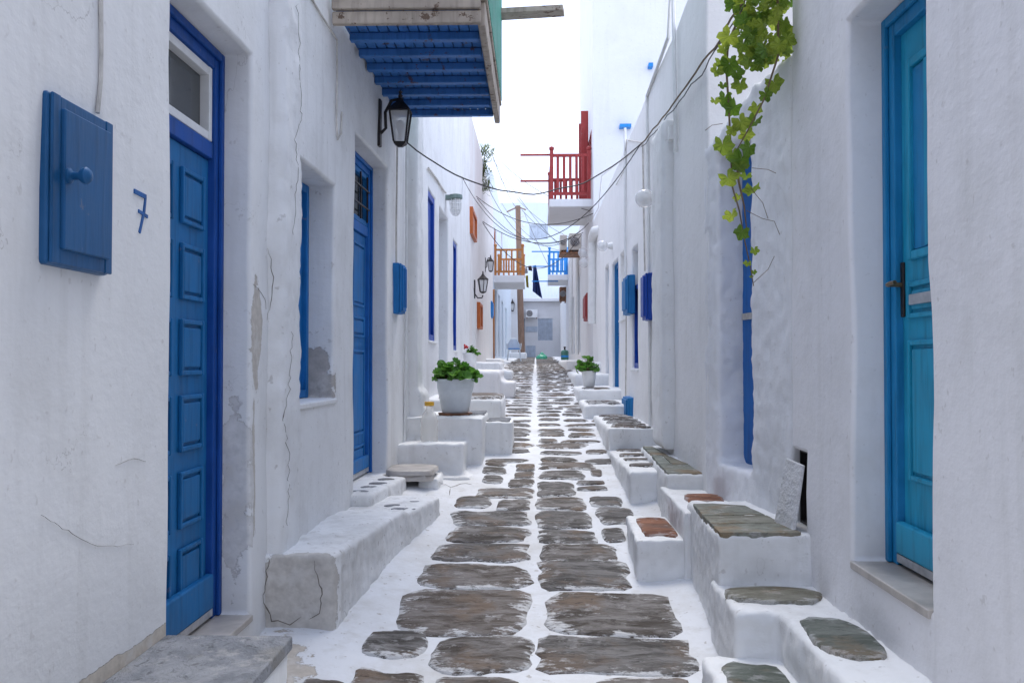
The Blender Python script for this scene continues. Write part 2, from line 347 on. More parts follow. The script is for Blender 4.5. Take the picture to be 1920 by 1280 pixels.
for (a, b, t, bo) in ROWS:
    pa, pb = gpix(a, bo), gpix(b, bo); pt, pb2 = gpix((a + b) / 2, t), gpix((a + b) / 2, bo)
    cy = (pt.y + pb2.y) / 2; hy = (pt.y - pb2.y) / 2; s = cy / pb2.y
    x0 = (pa.x * s); x1 = (pb.x * s)
    stone_obj('paving_stone', street, M['stone'], stone_mesh((x0 + x1) / 2, cy, (x1 - x0) / 2 * 1.03, hy * 1.04, cnt, G, .014, 4.0 + 5 * ((cnt * 37) % 10) / 10, 28, .05 * math.sin(cnt * 5.3), .15)); cnt += 1
y = gpix(1000, 862).y; far = MB(); rg = random.Random(3); farr = []
while y < 57:
    for side in (-1, 1):
        p = rg.uniform(.15, .34); yy = y + rg.uniform(-.06, .06); e = .03 + rg.uniform(0, .015)
        lim = (.50 if y < 11 else .64) + rg.uniform(-.12, .12); lim = lim if side < 0 else lim + .08
        while e < lim:
            w = rg.uniform(.16, .55); w = min(w, lim - e + .12); hy = rg.uniform(.075, .14) if y < 11 else rg.uniform(.05, .105)
            d = stone_mesh(side * (e + w / 2) - .02, yy + rg.uniform(-.05, .05), w / 2, hy, cnt, G, .012, 3.4, 14, rg.uniform(-.12, .12), .2)
            if cnt < 300: stone_obj('paving_stone', street, M['stone'], d)
            else: far.add(d[0], d[1]); farr += d[2]
            cnt += 1; e += w + rg.uniform(.025, .06)
    y += rg.uniform(.27, .36)
fo = far.build('distant_paving_stones', M['stone'], street, smooth=True); tag(fo, kind='stuff')

# ---------------------------------------------------------------- facades
def facade(wall, parent, mat, u0, u1, z0, z1, ops=(), grid=.22, back=4.0, disp=.014, bevel=.022, name='wall', endcaps=True):
    us = {u0, u1}; zz = {z0, z1}
    def snap(S, v):
        for q in S:
            if abs(q - v) < .07: return q
        S.add(v); return v
    ops = [[snap(us, o[0]), snap(us, o[1]), snap(zz, o[2]), snap(zz, o[3]), o[4]] for o in ops]
    def fill(S):
        L = sorted(S); r = []
        for a, b in zip(L, L[1:]):
            k = max(1, round((b - a) / grid)); r += [a + (b - a) * i / k for i in range(k)]
        return r + [L[-1]]
    U, Z = fill(us), fill(zz); nu, nz_ = len(U), len(Z)
    def dd(u, z):
        p = wall.pt(u, z); return disp * (1.3 * noise.noise(p * .7) + .8 * noise.noise(p * 1.9) + .35 * noise.noise(p * 5.1))
    vs = []; idx = {}
    def V(i, j, lay, d):
        key = (i, j, lay)
        if key not in idx:
            idx[key] = len(vs); vs.append(wall.pt(U[i], Z[j], dd(U[i], Z[j]) + d))
        return idx[key]
    def hole(i, j):
        if not (0 <= i < nu - 1 and 0 <= j < nz_ - 1): return None
        uc, zc = (U[i] + U[i + 1]) / 2, (Z[j] + Z[j + 1]) / 2
        for k, o in enumerate(ops):
            if o[0] < uc < o[1] and o[2] < zc < o[3]: return k
        return None
    fs = []
    for i in range(nu - 1):
        for j in range(nz_ - 1):
            h = hole(i, j); lay, d = (0, 0) if h is None else (h + 1, -ops[h][4])
            fs.append((V(i, j, lay, d), V(i + 1, j, lay, d), V(i + 1, j + 1, lay, d), V(i, j + 1, lay, d)))
            for (di, dj, e) in ((1, 0, ((i + 1, j), (i + 1, j + 1))), (0, 1, ((i, j + 1), (i + 1, j + 1)))):
                if not (i + di < nu - 1 and j + dj < nz_ - 1): continue
                h2 = hole(i + di, j + dj)
                if h2 == h: continue
                l2, d2 = (0, 0) if h2 is None else (h2 + 1, -ops[h2][4]); (a, b) = e
                fs.append((V(*a, lay, d), V(*b, lay, d), V(*b, l2, d2), V(*a, l2, d2)))
    bidx = {}
    def B(i, j):
        if (i, j) not in bidx: bidx[(i, j)] = len(vs); vs.append(wall.pt(U[i], Z[j], -back))
        return bidx[(i, j)]
    def F(i, j):
        ii, jj = min(i, nu - 2), min(j, nz_ - 2); return idx.get((i, j, 0), None)
    for j in range(nz_ - 1):
        for i in (0, nu - 1):
            a, b = F(i, j), F(i, j + 1)
            if a is not None and b is not None: fs.append((a, b, B(i, j + 1), B(i, j)))
    for i in range(nu - 1):
        a, b = F(i, nz_ - 1), F(i + 1, nz_ - 1)
        if a is not None and b is not None: fs.append((a, b, B(i + 1, nz_ - 1), B(i, nz_ - 1)))
    fs.append((B(0, 0), B(nu - 1, 0), B(nu - 1, nz_ - 1), B(0, nz_ - 1)))
    mb = MB(); mb.add(vs, fs)
    return mb.build(name, mat, parent, bevel=bevel, seg=3), ops
def frame_mb(w, u0, u1, z0, z1, d0, d1, t, bottom=True):
    mb = MB(); mb.wbox(w, u0, u0 + t, z0, z1, d0, d1); mb.wbox(w, u1 - t, u1, z0, z1, d0, d1)
    mb.wbox(w, u0 + t + .001, u1 - t - .001, z1 - t, z1 - .001, d0, d1 - .002)
    if bottom: mb.wbox(w, u0 + t + .001, u1 - t - .001, z0 + .001, z0 + t, d0, d1 - .002)
    return mb
def door(house, w, o, leaf, frame, rows, cols=2, transom=0, fdepth=.07, ft=.07, kick=0, label=None, sill=None):
    u0, u1, z0, z1, dep = o; fd = -dep + fdepth
    zt = z1 - transom
    dr = MB(); dr.wbox(w, u0 + ft, u1 - ft, z0 + .012, zt - (.05 if transom else ft), -dep + .008, fd - .03)
    D = dr.build('door', M[leaf], house, bevel=.004)
    if label: D['label'] = label
    fm = frame_mb(w, u0 + .001, u1 - .001, z0 + .002, z1 - .001, -dep + .004, fd, ft, False)
    if transom: fm.wbox(w, u0 + ft + .002, u1 - ft - .002, zt - .045, zt + .03, -dep + .005, fd - .008)
    fm.wbox(w, u0 + .001, u0 + ft * .45, z0 + .003, z1 - .002, fd + .0005, fd + .018); fm.wbox(w, u1 - ft * .45, u1 - .001, z0 + .003, z1 - .002, fd + .0005, fd + .018)
    fm.wbox(w, u0 + ft * .46, u1 - ft * .46, z1 - ft * .45, z1 - .003, fd + .0005, fd + .018)
    fm.build('door_frame', M[frame], D, bevel=.005)
    L0, L1 = u0 + ft + .03, u1 - ft - .03; lz0, lz1 = z0 + .03, zt - (.07 if transom else ft + .03); cw = (L1 - L0) / cols
    for (a, b) in rows:
        for c in range(cols):
            x0, x1 = L0 + c * cw + .05, L0 + (c + 1) * cw - .05; p0, p1 = lz0 + (lz1 - lz0) * a, lz0 + (lz1 - lz0) * b
            pm = frame_mb(w, x0, x1, p0, p1, fd - .031, fd - .012, .022)
            pm.wbox(w, x0 + .035, x1 - .035, p0 + .035, p1 - .035, fd - .031, fd - .018)
            pm.build('panel', M[leaf], D, bevel=.006)
    if kick:
        MB().wbox(w, u0 + ft + .004, u1 - ft - .004, z0 + .05, z0 + .05 + kick, fd - .029, fd + .01).build('kick_board', M[leaf], D, bevel=.012)
        MB().wbox(w, u0 + ft + .004, u1 - ft - .004, z0 + .018, z0 + .05, fd - .029, fd + .004).build('weather_strip', M['alu'], D)
    if transom:
        fr = frame_mb(w, u0 + ft + .004, u1 - ft - .004, zt + .034, z1 - ft - .003, -dep + .01, fd - .012, .04)
        fr.build('transom_frame', M['white_paint'] if leaf == 'blue7' else M[leaf], D, bevel=.004)
        MB().wbox(w, u0 + ft + .045, u1 - ft - .045, zt + .075, z1 - ft - .045, -dep + .015, -dep + .02).build('transom_pane', M['pane'], D)
    if sill:
        MB().wbox(w, u0 + .002, u1 - .002, z0 - .03, z0 + .0015, -dep + .003, sill).build('threshold', M['marble'], D, bevel=.006)
    return D
def window(house, w, o, leaf, front=.02, ft=.05, slats=0, sill=True, half=None, label=None, inset=.10):
    u0, u1, z0, z1, dep = o; z1b = half if half else z1
    fm = frame_mb(w, u0 + .001, u1 - .001, z0 + .001, z1b - .001, -dep + .004, -front, ft)
    Wn = fm.build('window', M[leaf], house, bevel=.004)
    if label: Wn['label'] = label
    um = (u0 + u1) / 2
    for a, b in ((u0 + ft + .003, um - .003), (um + .003, u1 - ft - .003)):
        MB().wbox(w, a, b, z0 + ft + .003, z1b - ft - .003, -dep + .01, -front - .035).build('shutter', M[leaf], Wn, bevel=.004)
    if sill: MB().wbox(w, u0 - .02, u1 + .02, z0 - .035, z0 - .003, -.06, .018).build('sill', M['white'], Wn, bevel=.01)
    return Wn

# ---- L1: house with door number 7
wl1 = Wall(-1.33, -8, -1.33, 4.85, 'L')
h = HL1 = empty('house', (-1.33, 2, 0), 'near left white house with the number 7 and a tall deep blue panelled door', 'house')
o7 = wl1.opening(320, 473, 105, 1146, .22)
_, ops = facade(wl1, h, M['L1'], 0, wl1.L, -1.3, 8, [o7], .16); o7 = ops[0]
rows6 = [(.055 + i * .158, .055 + i * .158 + .118) for i in range(6)]
D7 = door(h, wl1, o7, 'blue7', 'blue7f', rows6, 2, .46, .075, .085, .16, sill=.02)
MB().box(-1.75, -1.245, 4.72, 5.08, -.2, 8).build('pilaster', plaster('whitewash_pilaster', dirt=.45), h, remesh=.03, disp=.03)
# ---- L2: house with the wooden balcony
wl2 = Wall(-1.27, 5.03, -1.155, 8.72, 'L')
h = HL2 = empty('house', (-1.2, 6.8, 0), 'left white house under the blue wooden balcony with a bright blue door', 'house')
ow = wl2.opening(556, 628, 349, 745, .20); od = wl2.opening(664, 728, 315, 884, .20)
_, ops = facade(wl2, h, M['L2'], 0, wl2.L, -.2, 7, [ow, od], .16); ow, od = ops
window(h, wl2, ow, 'blue2', .16, .05, label='closed bright blue shutters deep in a peeling window recess')
D2 = door(h, wl2, od, 'blue2', 'blue2f', [(.03, .12), (.16, .52), (.57, .66), (.70, .97)], 2, .52, .06, .07, .10)
u0, u1, z0, z1, dep = od
gr = MB()
for i in range(5): gr.wbox(wl2, u0 + .12 + (u1 - u0 - .24) * i / 4 - .006, u0 + .12 + (u1 - u0 - .24) * i / 4 + .006, z1 - .46, z1 - .10, -dep + .05, -dep + .062)
for z in (z1 - .36, z1 - .22): gr.wbox(wl2, u0 + .1, u1 - .1, z - .006, z + .006, -dep + .0625, -dep + .072)
gr.build('transom_grille', M['iron'], D2)
# ---- wooden balcony (part of L2)
bx0, bx1, by0, by1, bz = -1.20, -.29, 5.72, 8.1, EYE + 2.0
bal = MB().box(bx0 - .02, bx1 - .06, by0 + .06, by1 - .02, bz + .135, bz + .16).build('balcony', M['balc'], h); bal['label'] = 'rotting wooden balcony with blue painted underside'
npl = 13
for i in range(npl):
    a = bx0 + (bx1 - .07 - bx0) * i / npl; b = bx0 + (bx1 - .07 - bx0) * (i + 1) / npl
    MB().box(a + .003, b - .003, by0 + .055, by1 - .01 + .02 * math.sin(i * 7), bz + .115, bz + .134).build('floor_plank', M['balc'], bal, bevel=.003)
nj = 8
for i in range(nj):
    yy = by0 + .10 + (by1 - by0 - .16) * i / (nj - 1)
    MB().box(bx0 + .0, bx1 - .075 + .02 * math.sin(i * 3.1), yy - .032, yy + .032, bz + .062, bz + .114).build('joist', M['balc'], bal, bevel=.008)
for k, (za, zb, yo) in enumerate(((bz + .03, bz + .11, .0), (bz + .115, bz + .25, -.02))):
    MB().box(bx0 - .03, bx1 - .04, by0 + yo, by0 + yo + .045, za, zb).build('rim_board', M['wood'], bal, bevel=.01)
MB().box(bx1 - .06, bx1 - .015, by0 + .03, by1 + .03, bz + .02, bz + .17).build('rim_board', M['wood'], bal, bevel=.01)
MB().box(bx1 - .075, bx1 - .002, by0 - .02, by1 + .05, bz + .174, bz + .20).build('rim_board', M['wood'], bal, bevel=.008)
ng = 26
for i in range(ng):
    yy = by0 + .02 + (by1 - by0 - .06) * i / (ng - 1)
    MB().box(bx1 - .03, bx1 + .002, yy - .03, yy + .03, bz + .202, bz + 1.15).build('rail_board', M['green'], bal, bevel=.004)
MB().box(bx1 - .07, bx1 + .0, by0 - .01, by1 + .01, bz + 1.152, bz + 1.20).build('handrail', M['green'], bal, bevel=.006)
for i in range(10):
    xx = bx0 + .06 + (bx1 - .12 - bx0) * i / 9
    MB().box(xx - .03, xx + .03, by1 - .03, by1 - .005, bz + .212, bz + 1.15).build('rail_board', M['green'], bal, bevel=.004)
    MB().box(xx - .03, xx + .03, by0 + .005, by0 + .03, bz + .25, bz + 1.15).build('rail_board', M['green'], bal, bevel=.004)
p = atY(943, 30, 8.0); q = atY(1055, 18, 8.0)
MB().box8([(p.x - .15, 7.9, p.z - .02), (q.x, 7.95, q.z - .02), (q.x + .02, 8.12, q.z - .02), (p.x - .15, 8.08, p.z - .02), (p.x - .15, 7.9, p.z + .025), (q.x, 7.95, q.z + .025), (q.x + .02, 8.12, q.z + .025), (p.x - .15, 8.08, p.z + .025)]).build('projecting_plank', M['wood'], bal, bevel=.004)
# ---- L3
wl3 = Wall(-1.175, 8.72, -1.2, 18.8, 'L')
h = HL3 = empty('house', (-1.2, 13, 0), 'left white house with two tall navy blue shuttered windows and a caged lamp', 'house')
a = wl3.opening(803, 817, 374, 640, .14); b_ = wl3.opening(824, 840, 416, 705, .22); c_ = wl3.opening(848.5, 857.5, 459, 657, .14); s_ = wl3.opening(866, 869, 337, 378, .1)
_, ops = facade(wl3, h, M['white'], 0, wl3.L, -.1, EYE + 4.5, [a, b_, c_, s_], .3)
window(h, wl3, ops[0], 'navy', .015, .07); window(h, wl3, ops[2], 'navy', .015, .07)
door(h, wl3, ops[1], 'grey', 'grey', [(.05, .45), (.52, .95)], 2, 0)
MB().box(-1.6, -1.075, 8.66, 9.15, .3, 6).box(-1.6, -.99, 8.74, 9.3, .3, 1.05).box(-1.6, -1.03, 8.7, 9.22, .9, 1.22).build('drain_column', M['white'], h, remesh=.03, disp=.03)
# ---- L4
wl4 = Wall(-1.2, 18.8, -1.25, 28, 'L')
h = HL4 = empty('house', (-1.2, 23, 0), 'left pinkish white house with orange shutters and two black lanterns', 'house')
a = wl4.opening(881.5, 890, 408, 455, .10); b_ = wl4.opening(893, 898.5, 572, 618, .08); c_ = wl4.opening(886, 891, 545, 656, .1)
_, ops = facade(wl4, h, M['warm'], 0, wl4.L, .5, EYE + 4.6, [a, b_, c_], .5)
window(h, wl4, ops[0], 'orange', -.05, .06, sill=False); window(h, wl4, ops[1], 'orange', -.08, .06, sill=False); window(h, wl4, ops[2], 'white_paint', .03, .06)
# ---- L5
wl5 = Wall(-1.27, 28, -1.28, 49.5, 'L')
h = HL5 = empty('house', (-1.27, 38, 0), 'far left pale blue white house with the varnished wooden balcony', 'house')
ol = [wl5.opening(x0, x1, yt, 668, .15) for x0, x1, yt in ((927, 931, 545), (934, 937.5, 560), (941, 944, 570), (947.5, 950, 580))] + [wl5.opening(926.5, 930, 435, 508, .12), wl5.opening(940, 942, 440, 500, .1)]
_, ops = facade(wl5, h, M['cool'], 0, wl5.L, .8, EYE + 5.6, ol, .8)
for k in range(4): door(h, wl5, ops[k], 'grey', 'grey', [(.05, .45), (.52, .95)], 1, 0)
for k in (4, 5): window(h, wl5, ops[k], 'orange', .03, .08)
MB().wbox(wl5, .02, .14, EYE - .1, EYE + 2.1, .0, .06).build('orange_post', M['ochre'], h)
# ---- L6 corner block + end house
h = HL6 = empty('house', (-2, 50, EYE), 'white corner house with a small lantern left of the utility pole', 'house')
wl6 = Wall(-5, 50.5, -.80, 50.5, 'L')
facade(wl6, h, M['white_far'], 0, wl6.L, 1, EYE + 4.6, [], 1.0, 8)
YE = 58.0
h = HE = empty('house', (.6, YE, zs(YE)), 'white end house with grey louvred shutters, terrace railing and air conditioner', 'house')
we = Wall(-3, YE, 5, YE, 'L')
def eo(x0, x1, y0, y1, d=.12): a, b = atY(x0, y1, YE), atY(x1, y0, YE); return [a.x + 3, b.x + 3, a.z, b.z, d]
ol = [eo(1008.5, 1036, 597, 638), eo(967, 984, 597, 672, .2)]
ztop = atY(1000, 566, YE).z
_, ops = facade(we, h, M['white_far'], 0, 8, 1, ztop, ol, .8, 7)
wn = window(h, we, ops[0], 'grey', .03, .07, sill=False)
u0, u1, z0, z1, dep = ops[0]
for half in (0, 1):
    for i in range(14):
        a = u0 + .09 + half * (u1 - u0 - .16) / 2; zz = z0 + .1 + (z1 - z0 - .2) * i / 14
        MB().wbox(we, a, a + (u1 - u0) / 2 - .12, zz, zz + .05, -.064, -.048).build('slat', M['grey'], wn)
door(h, we, ops[1], 'grey', 'grey', [(.05, .45), (.52, .95)], 1, 0)
MB().box(-3, 1.75, YE - .45, YE + 1, ztop + .002, ztop + .20).build('terrace_slab', M['white_far'], h, bevel=.03)
a, b = atY(986, 622, YE), atY(1008, 612, YE); MB().box(a.x, b.x, YE - .05, YE - .02, a.z, b.z).build('meter_panel', M['grey'], h)
a, b = atY(986, 669, YE), atY(1004, 648, YE); MB().box(a.x, b.x, YE - .06, YE - .02, a.z, b.z).build('utility_hatch', M['grey'], h)
rl = None
for i in range(34):
    xx = -1.1 + 2.85 * i / 33
    p = MB().box(xx - .02, xx + .02, YE - .40, YE - .36, ztop + .2, ztop + 1.05)
    if rl is None: rl = MB().box(-1.15, 1.78, YE - .41, YE - .35, ztop + 1.052, ztop + 1.11).build('terrace_railing', M['white_paint'], h)
    p.build('baluster', M['white_paint'], rl)
UY = YE + 5; wu = Wall(-6, UY, 6, UY, 'L')
a, b = atY(993, 448, UY), atY(1027, 421, UY)
_, ops = facade(wu, h, M['cool'], 0, 12, ztop + .2, atY(1000, 380, UY).z, [[a.x + 6, b.x + 6, a.z, b.z, .1]], 1.2, 5, name='upper_wall')
window(h, wu, ops[0], 'grey', .03, .1, sill=False)
c = atY(990, 380, UY + 1); ar = MB(); ar.lathe((c.x, UY + 1.8, c.z - .2), [(1.0, 0), (.96, .35), (.8, .62), (.5, .85), (0, .95)], 20).build('dome', M['white_far'], h, smooth=True)
# ---- R1
wr1 = Wall(1.30, -8, 1.30, 4.93, 'R')
h = HR1 = empty('house', (1.3, 2, 0), 'near right white house with the turquoise door', 'house')
o1 = wr1.opening(1742, 1591, 42, 1046, .24); oh = wr1.opening(1514, 1480, 838, 965, .14)
_, ops = facade(wr1, h, plaster('whitewash_right', white=(.80, .79, .80), dirt=.3), 0, wr1.L, -1.3, 8, [o1, oh], .16); o1, oh = ops
DT = door(h, wr1, o1, 'teal', 'tealf', [(.46, .53), (.155, .42)], 1, 0, .09, .09, .13, sill=.012)
u0, u1, z0, z1, dep = o1; fd = -dep + .09
zz = lambda f: z0 + .03 + (z1 - .12 - z0 - .03) * f
tp = frame_mb(wr1, u0 + .19, u1 - .19, zz(.57), zz(.95), fd - .031, fd - .008, .035); tp.build('glazing_frame', M['teal'], DT, bevel=.006)
MB().wbox(wr1, u0 + .225, u1 - .225, zz(.59), zz(.93), fd - .0305, fd - .024).build('glazed_panel', M['tealf'], DT)
for i in range(2): MB().wbox(wr1, u0 + .28 + i * .12, u0 + .31 + i * .12, zz(.59), zz(.93), fd - .0235, fd - .012).build('glazing_bar', M['teal'], DT)
MB().wbox(wr1, u0 + .22, u1 - .22, zz(.485), zz(.505), fd - .017, fd - .002).build('mail_slot', M['alu'], DT, bevel=.004)
# handle
hu, hz = wr1.hit(1690, 534, fd - .02)
hp = MB(); hp.wbox(wr1, hu - .018, hu + .018, hz - .13, hz + .09, fd - .03, fd - .02); hp.build('handle_plate', M['iron'], DT, bevel=.004)
P_ = wr1.pt; MB().tube([P_(hu, hz, fd - .02), P_(hu, hz, fd + .03), P_(hu + .0, hz, fd + .035), P_(hu - .03, hz + .003, fd + .037), P_(hu - .075, hz + .004, fd + .034)], .009).build('handle', simple('aged_brass', (.22, .15, .08), .4, .7), DT, smooth=True)
# ---- R1b low wall with entrance
wr1b = Wall(1.31, 4.96, 1.125, 6.27, 'R')
h = HR1b = empty('courtyard_wall', (1.25, 5.6, 0), 'low rounded white wall with a blue entrance door below the grape vine', 'wall')
oe = wr1b.opening(1408, 1343, 292, 866, .17)
lw = MB(); u0, u1, z0, z1, dep = oe; tz = EYE + 1.58
lw.wbox(wr1b, 0.0, u0, -.3, tz, -.42, 0); lw.wbox(wr1b, u1, wr1b.L + .1, -.3, tz - .17, -.42, 0)
lw.add([wr1b.pt(u0 - .05, z1, -.42), wr1b.pt(u1 + .05, z1, -.42), wr1b.pt(u1 + .05, z1, 0), wr1b.pt(u0 - .05, z1, 0), wr1b.pt(u0 - .05, tz - .02, -.42), wr1b.pt(u1 + .05, tz - .15, -.42), wr1b.pt(u1 + .05, tz - .15, 0), wr1b.pt(u0 - .05, tz - .02, 0)],
       [(3, 2, 1, 0), (4, 5, 6, 7), (0, 1, 5, 4), (1, 2, 6, 5), (2, 3, 7, 6), (3, 0, 4, 7)])
lw.wbox(wr1b, u0 - .05, u1 + .05, -.3, z0, -.42, 0)
lw.build('wall', plaster('whitewash_low_wall', white=(.80, .80, .81), dirt=.25), h, remesh=.025, disp=.03)
dm = MB(); dm.wbox(wr1b, u0 - .01, u1 + .01, z0 - .01, z1 + .01, -.23, -.17).build('door', M['blue2f'], h, bevel=.004)
MB().wbox(wr1b, u0 + .02, u1 - .02, z0 + .9, z0 + .94, -.169, -.155).build('latch_bar', M['lightwire'], h)
# ---- R2
wr2 = Wall(1.12, 6.28, 1.10, 18.5, 'R')
h = HR2 = empty('house', (1.1, 12, 0), 'right low white house with globe lamps, conduits and several narrow blue doors', 'house')
ol = [wr2.opening(1245, 1225, 424, 838, .22), wr2.opening(1197, 1184, 477, 690, .12), wr2.opening(1159, 1147, 497, 765, .16), wr2.opening(1141, 1134, 503, 742, .14), wr2.opening(1171.5, 1162, 472, 600, .12)]
_, ops = facade(wr2, h, plaster('whitewash_lit', white=(.82, .81, .80), dirt=.2), 0, wr2.L, -.1, EYE + 2.67, ol, .3)
door(h, wr2, ops[0], 'grey', 'grey', [(.05, .45), (.52, .95)], 1, 0)
window(h, wr2, ops[1], 'navy', .03, .06, half=ops[1][2] + (ops[1][3] - ops[1][2]) * .70); door(h, wr2, ops[2], 'tealb', 'tealb', [(.05, .45), (.52, .95)], 1, 0, .10); door(h, wr2, ops[3], 'grey', 'grey', [(.05, .95)], 1, 0)
window(h, wr2, ops[4], 'white_paint', .06, .05)
u, zt = wr2.hit(1262, 222); ub, zb = wr2.hit(1243, 830)
MB().wbox(wr2, u, ub, zb, zt, -.2, .095).build('pipe_casing', M['white'], h, remesh=.03, disp=.02)
pp = wr2.hit(1119, 440); MB().tube([wr2.pt(pp[0] + .3, pp[1] - 1.6, .06), wr2.pt(pp[0] + .3, pp[1] - .1, .06), wr2.pt(pp[0] + .15, pp[1], .06), wr2.pt(pp[0] - .2, pp[1] + .04, .04), wr2.pt(pp[0] - .3, pp[1] + .04, -.06)], .09, 10).build('plastered_drain', M['pipe'], h, smooth=True)
def conduit(house, w, pts, r=.014, mat='pipe', d=.02):
    ps = []
    for (px, py) in pts: u, z = w.hit(px, py, d); ps.append(w.pt(u, z, d))
    return MB().tube(ps, r, 6).build('conduit', M[mat], house, smooth=True)
conduit(h, wr2, [(1258, -20), (1253, 70), (1213, 180), (1216, 430), (1218, 620), (1219, 830)], .016)
conduit(h, wr2, [(1262, -30), (1265, 150), (1267, 255), (1266, 285)], .016); conduit(h, wr2, [(1205, 270), (1207, 400), (1209, 508)], .009, 'lightwire')
conduit(h, wr2, [(1172, 240), (1172, 420), (1173, 520)], .016); conduit(h, wr2, [(1174, 592), (1174, 660), (1173, 742)], .009, 'lightwire')
u, z = wr2.hit(1265, 250); MB().wbox(wr2, u - .04, u + .04, z - .06, z + .06, .005, .05).build('junction_box', M['pipe'], h, bevel=.008)
# ---- R3 tall, R4, R5
wr3 = Wall(1.10, 18.55, 1.10, 24, 'R')
h = HR3 = empty('house', (1.1, 21, EYE), 'tall right white house with the red balcony', 'house')
_, ops = facade(wr3, h, M['white_far'], 0, wr3.L, .5, EYE + 9.5, [wr3.opening(1109.5, 1095, 300, 372, .08)], .6, 6)
rd = door(h, wr3, ops[0], 'redp', 'redp', [(.05, .3), (.36, .62), (.68, .95)], 2, 0, .06, .06)
w4 = Wall(1.10, 24, 1.13, 36, 'R')
h = HR4 = empty('house', (1.1, 30, EYE), 'right cream house hung with air conditioners, pipes and a red box', 'house')
_, ops = facade(w4, h, M['warm'], 0, w4.L, .8, EYE + 3.4, [w4.opening(1089, 1085, 520, 660, .12), w4.opening(1077, 1074, 560, 664, .12)], .6)
for o in ops: door(h, w4, o, 'grey', 'grey', [(.05, .95)], 1, 0)
for x, r in ((1080, .03), (1082.5, .05), (1071, .04), (1069, .03)): conduit(h, w4, [(x, 450 + (1090 - x)), (x, 540), (x - .5, 664)], r, 'pipe', .05)
w5 = Wall(1.2, 36.02, 1.45, 57.5, 'R')
h = HR5 = empty('house', (1.3, 45, EYE), 'far right white house with the light blue balcony', 'house')
facade(w5, h, M['white_far'], 0, w5.L, 1, EYE + 4.2, [w5.opening(1064, 1062, 590, 664, .12)], .9)

def balcony(house, w, ua, ub, zf, out, col, hgt=1.0, slab=.16, nb=(6, 8), poles=0, label=None):
    sm = MB().wbox(w, ua, ub, zf - slab, zf, -.02, out).build('balcony', M['white_far'], house, bevel=.02)
    if label: sm['label'] = label
    o2 = out - .05
    for u, d in ((ua + .05, .05), (ua + .05, o2), (ub - .05, o2), (ub - .05, .05)):
        MB().wbox(w, u - .035, u + .035, zf + .002, zf + hgt + .06, d - .035, d + .035).lathe(w.pt(u, zf + hgt + .06, d), [(.03, 0), (.05, .03), (.05, .07), (0, .1)], 8).build('post', M[col], sm)
    for u in (ua + .05, ub - .05):
        for z in (zf + .08, zf + hgt - .06): MB().wbox(w, u - .022, u + .022, z, z + .06, .086, o2 - .036).build('rail', M[col], sm)
        for i in range(1, nb[0]):
            d = .05 + (o2 - .05) * i / nb[0]; MB().wbox(w, u - .027, u + .027, zf + .142, zf + hgt - .062, d - .027, d + .027).build('baluster', M[col], sm)
    for z in (zf + .08, zf + hgt - .06): MB().wbox(w, ua + .086, ub - .086, z, z + .06, o2 - .022, o2 + .022).build('rail', M[col], sm)
    for i in range(1, nb[1]):
        u = ua + .05 + (ub - ua - .1) * i / nb[1]; MB().wbox(w, u - .027, u + .027, zf + .142, zf + hgt - .062, o2 - .027, o2 + .027).build('baluster', M[col], sm)
    for i in range(poles):
        z = zf + hgt - .02 - i * .52; MB().wbox(w, ua + .10, ua + .14, z, z + .035, o2 - .3, o2 + .62).build('drying_pole', M[col], sm)
    return sm
zf = EYE + 3.04 + .16
b3 = balcony(HR3, wr3, .35, 3.0, zf, .84, 'redp', .90, poles=2, label='red wooden railing on a white slab')
for k, u in enumerate((1.15, 2.2)):
    MB().wbox(wr3, u, u + .045, zf + .05, zf + 1.95, .02, .17).build('shutter', M['redp'], b3, bevel=.004)
zf5 = atX(926, 514, -1.25).z
b5 = balcony(HL5, wl5, .8, 3.6, zf5, .92, 'ochre', .80, .22, (5, 7), label='varnished orange wooden railing on a white slab')
zf6 = EYE + (677 - 517) * 33.9 / 1800
b6 = balcony(HR4, w4, 9.4, 11.9, zf6, .70, 'sky', .82, .2, (4, 7), poles=3, label='light blue wooden railing with drying poles')

# ---------------------------------------------------------------- masonry benches, steps, ledges
def masonry(name, label, cat, prisms, mat='block', voxel=.017, disp=.026, group=None):
    xs_ = [x for pr in prisms for x, y in pr[0]]; ys_ = [y for pr in prisms for x, y in pr[0]]
    c = (sum(xs_) / len(xs_), sum(ys_) / len(ys_)); e = empty(name, (c[0], c[1], zs(c[1])), label, cat, group)
    mb = MB()
    for poly, top in prisms:
        ar = sum(a[0] * b[1] - b[0] * a[1] for a, b in zip(poly, poly[1:] + poly[:1]))
        mb.prism(poly if ar > 0 else poly[::-1], zs(min(y for x, y in poly)) - .25, top)
    mb.build('body', M[mat], e, remesh=voxel, disp=disp)
    return e
def rect(x0, x1, y0, y1): return [(x0, y0), (x1, y0), (x1, y1), (x0, y1)]
SEED = [1000]
def inset(parent, mat, x0, x1, y0, y1, z, ex=4, rag=.1, skew=0, lift=.006, n=20):
    SEED[0] += 1
    return stone_obj('slab', parent, M[mat], stone_mesh((x0 + x1) / 2, (y0 + y1) / 2, (x1 - x0) / 2, (y1 - y0) / 2, SEED[0], lambda x, y: z - .002, lift, ex, n, skew, rag))
e = EYE
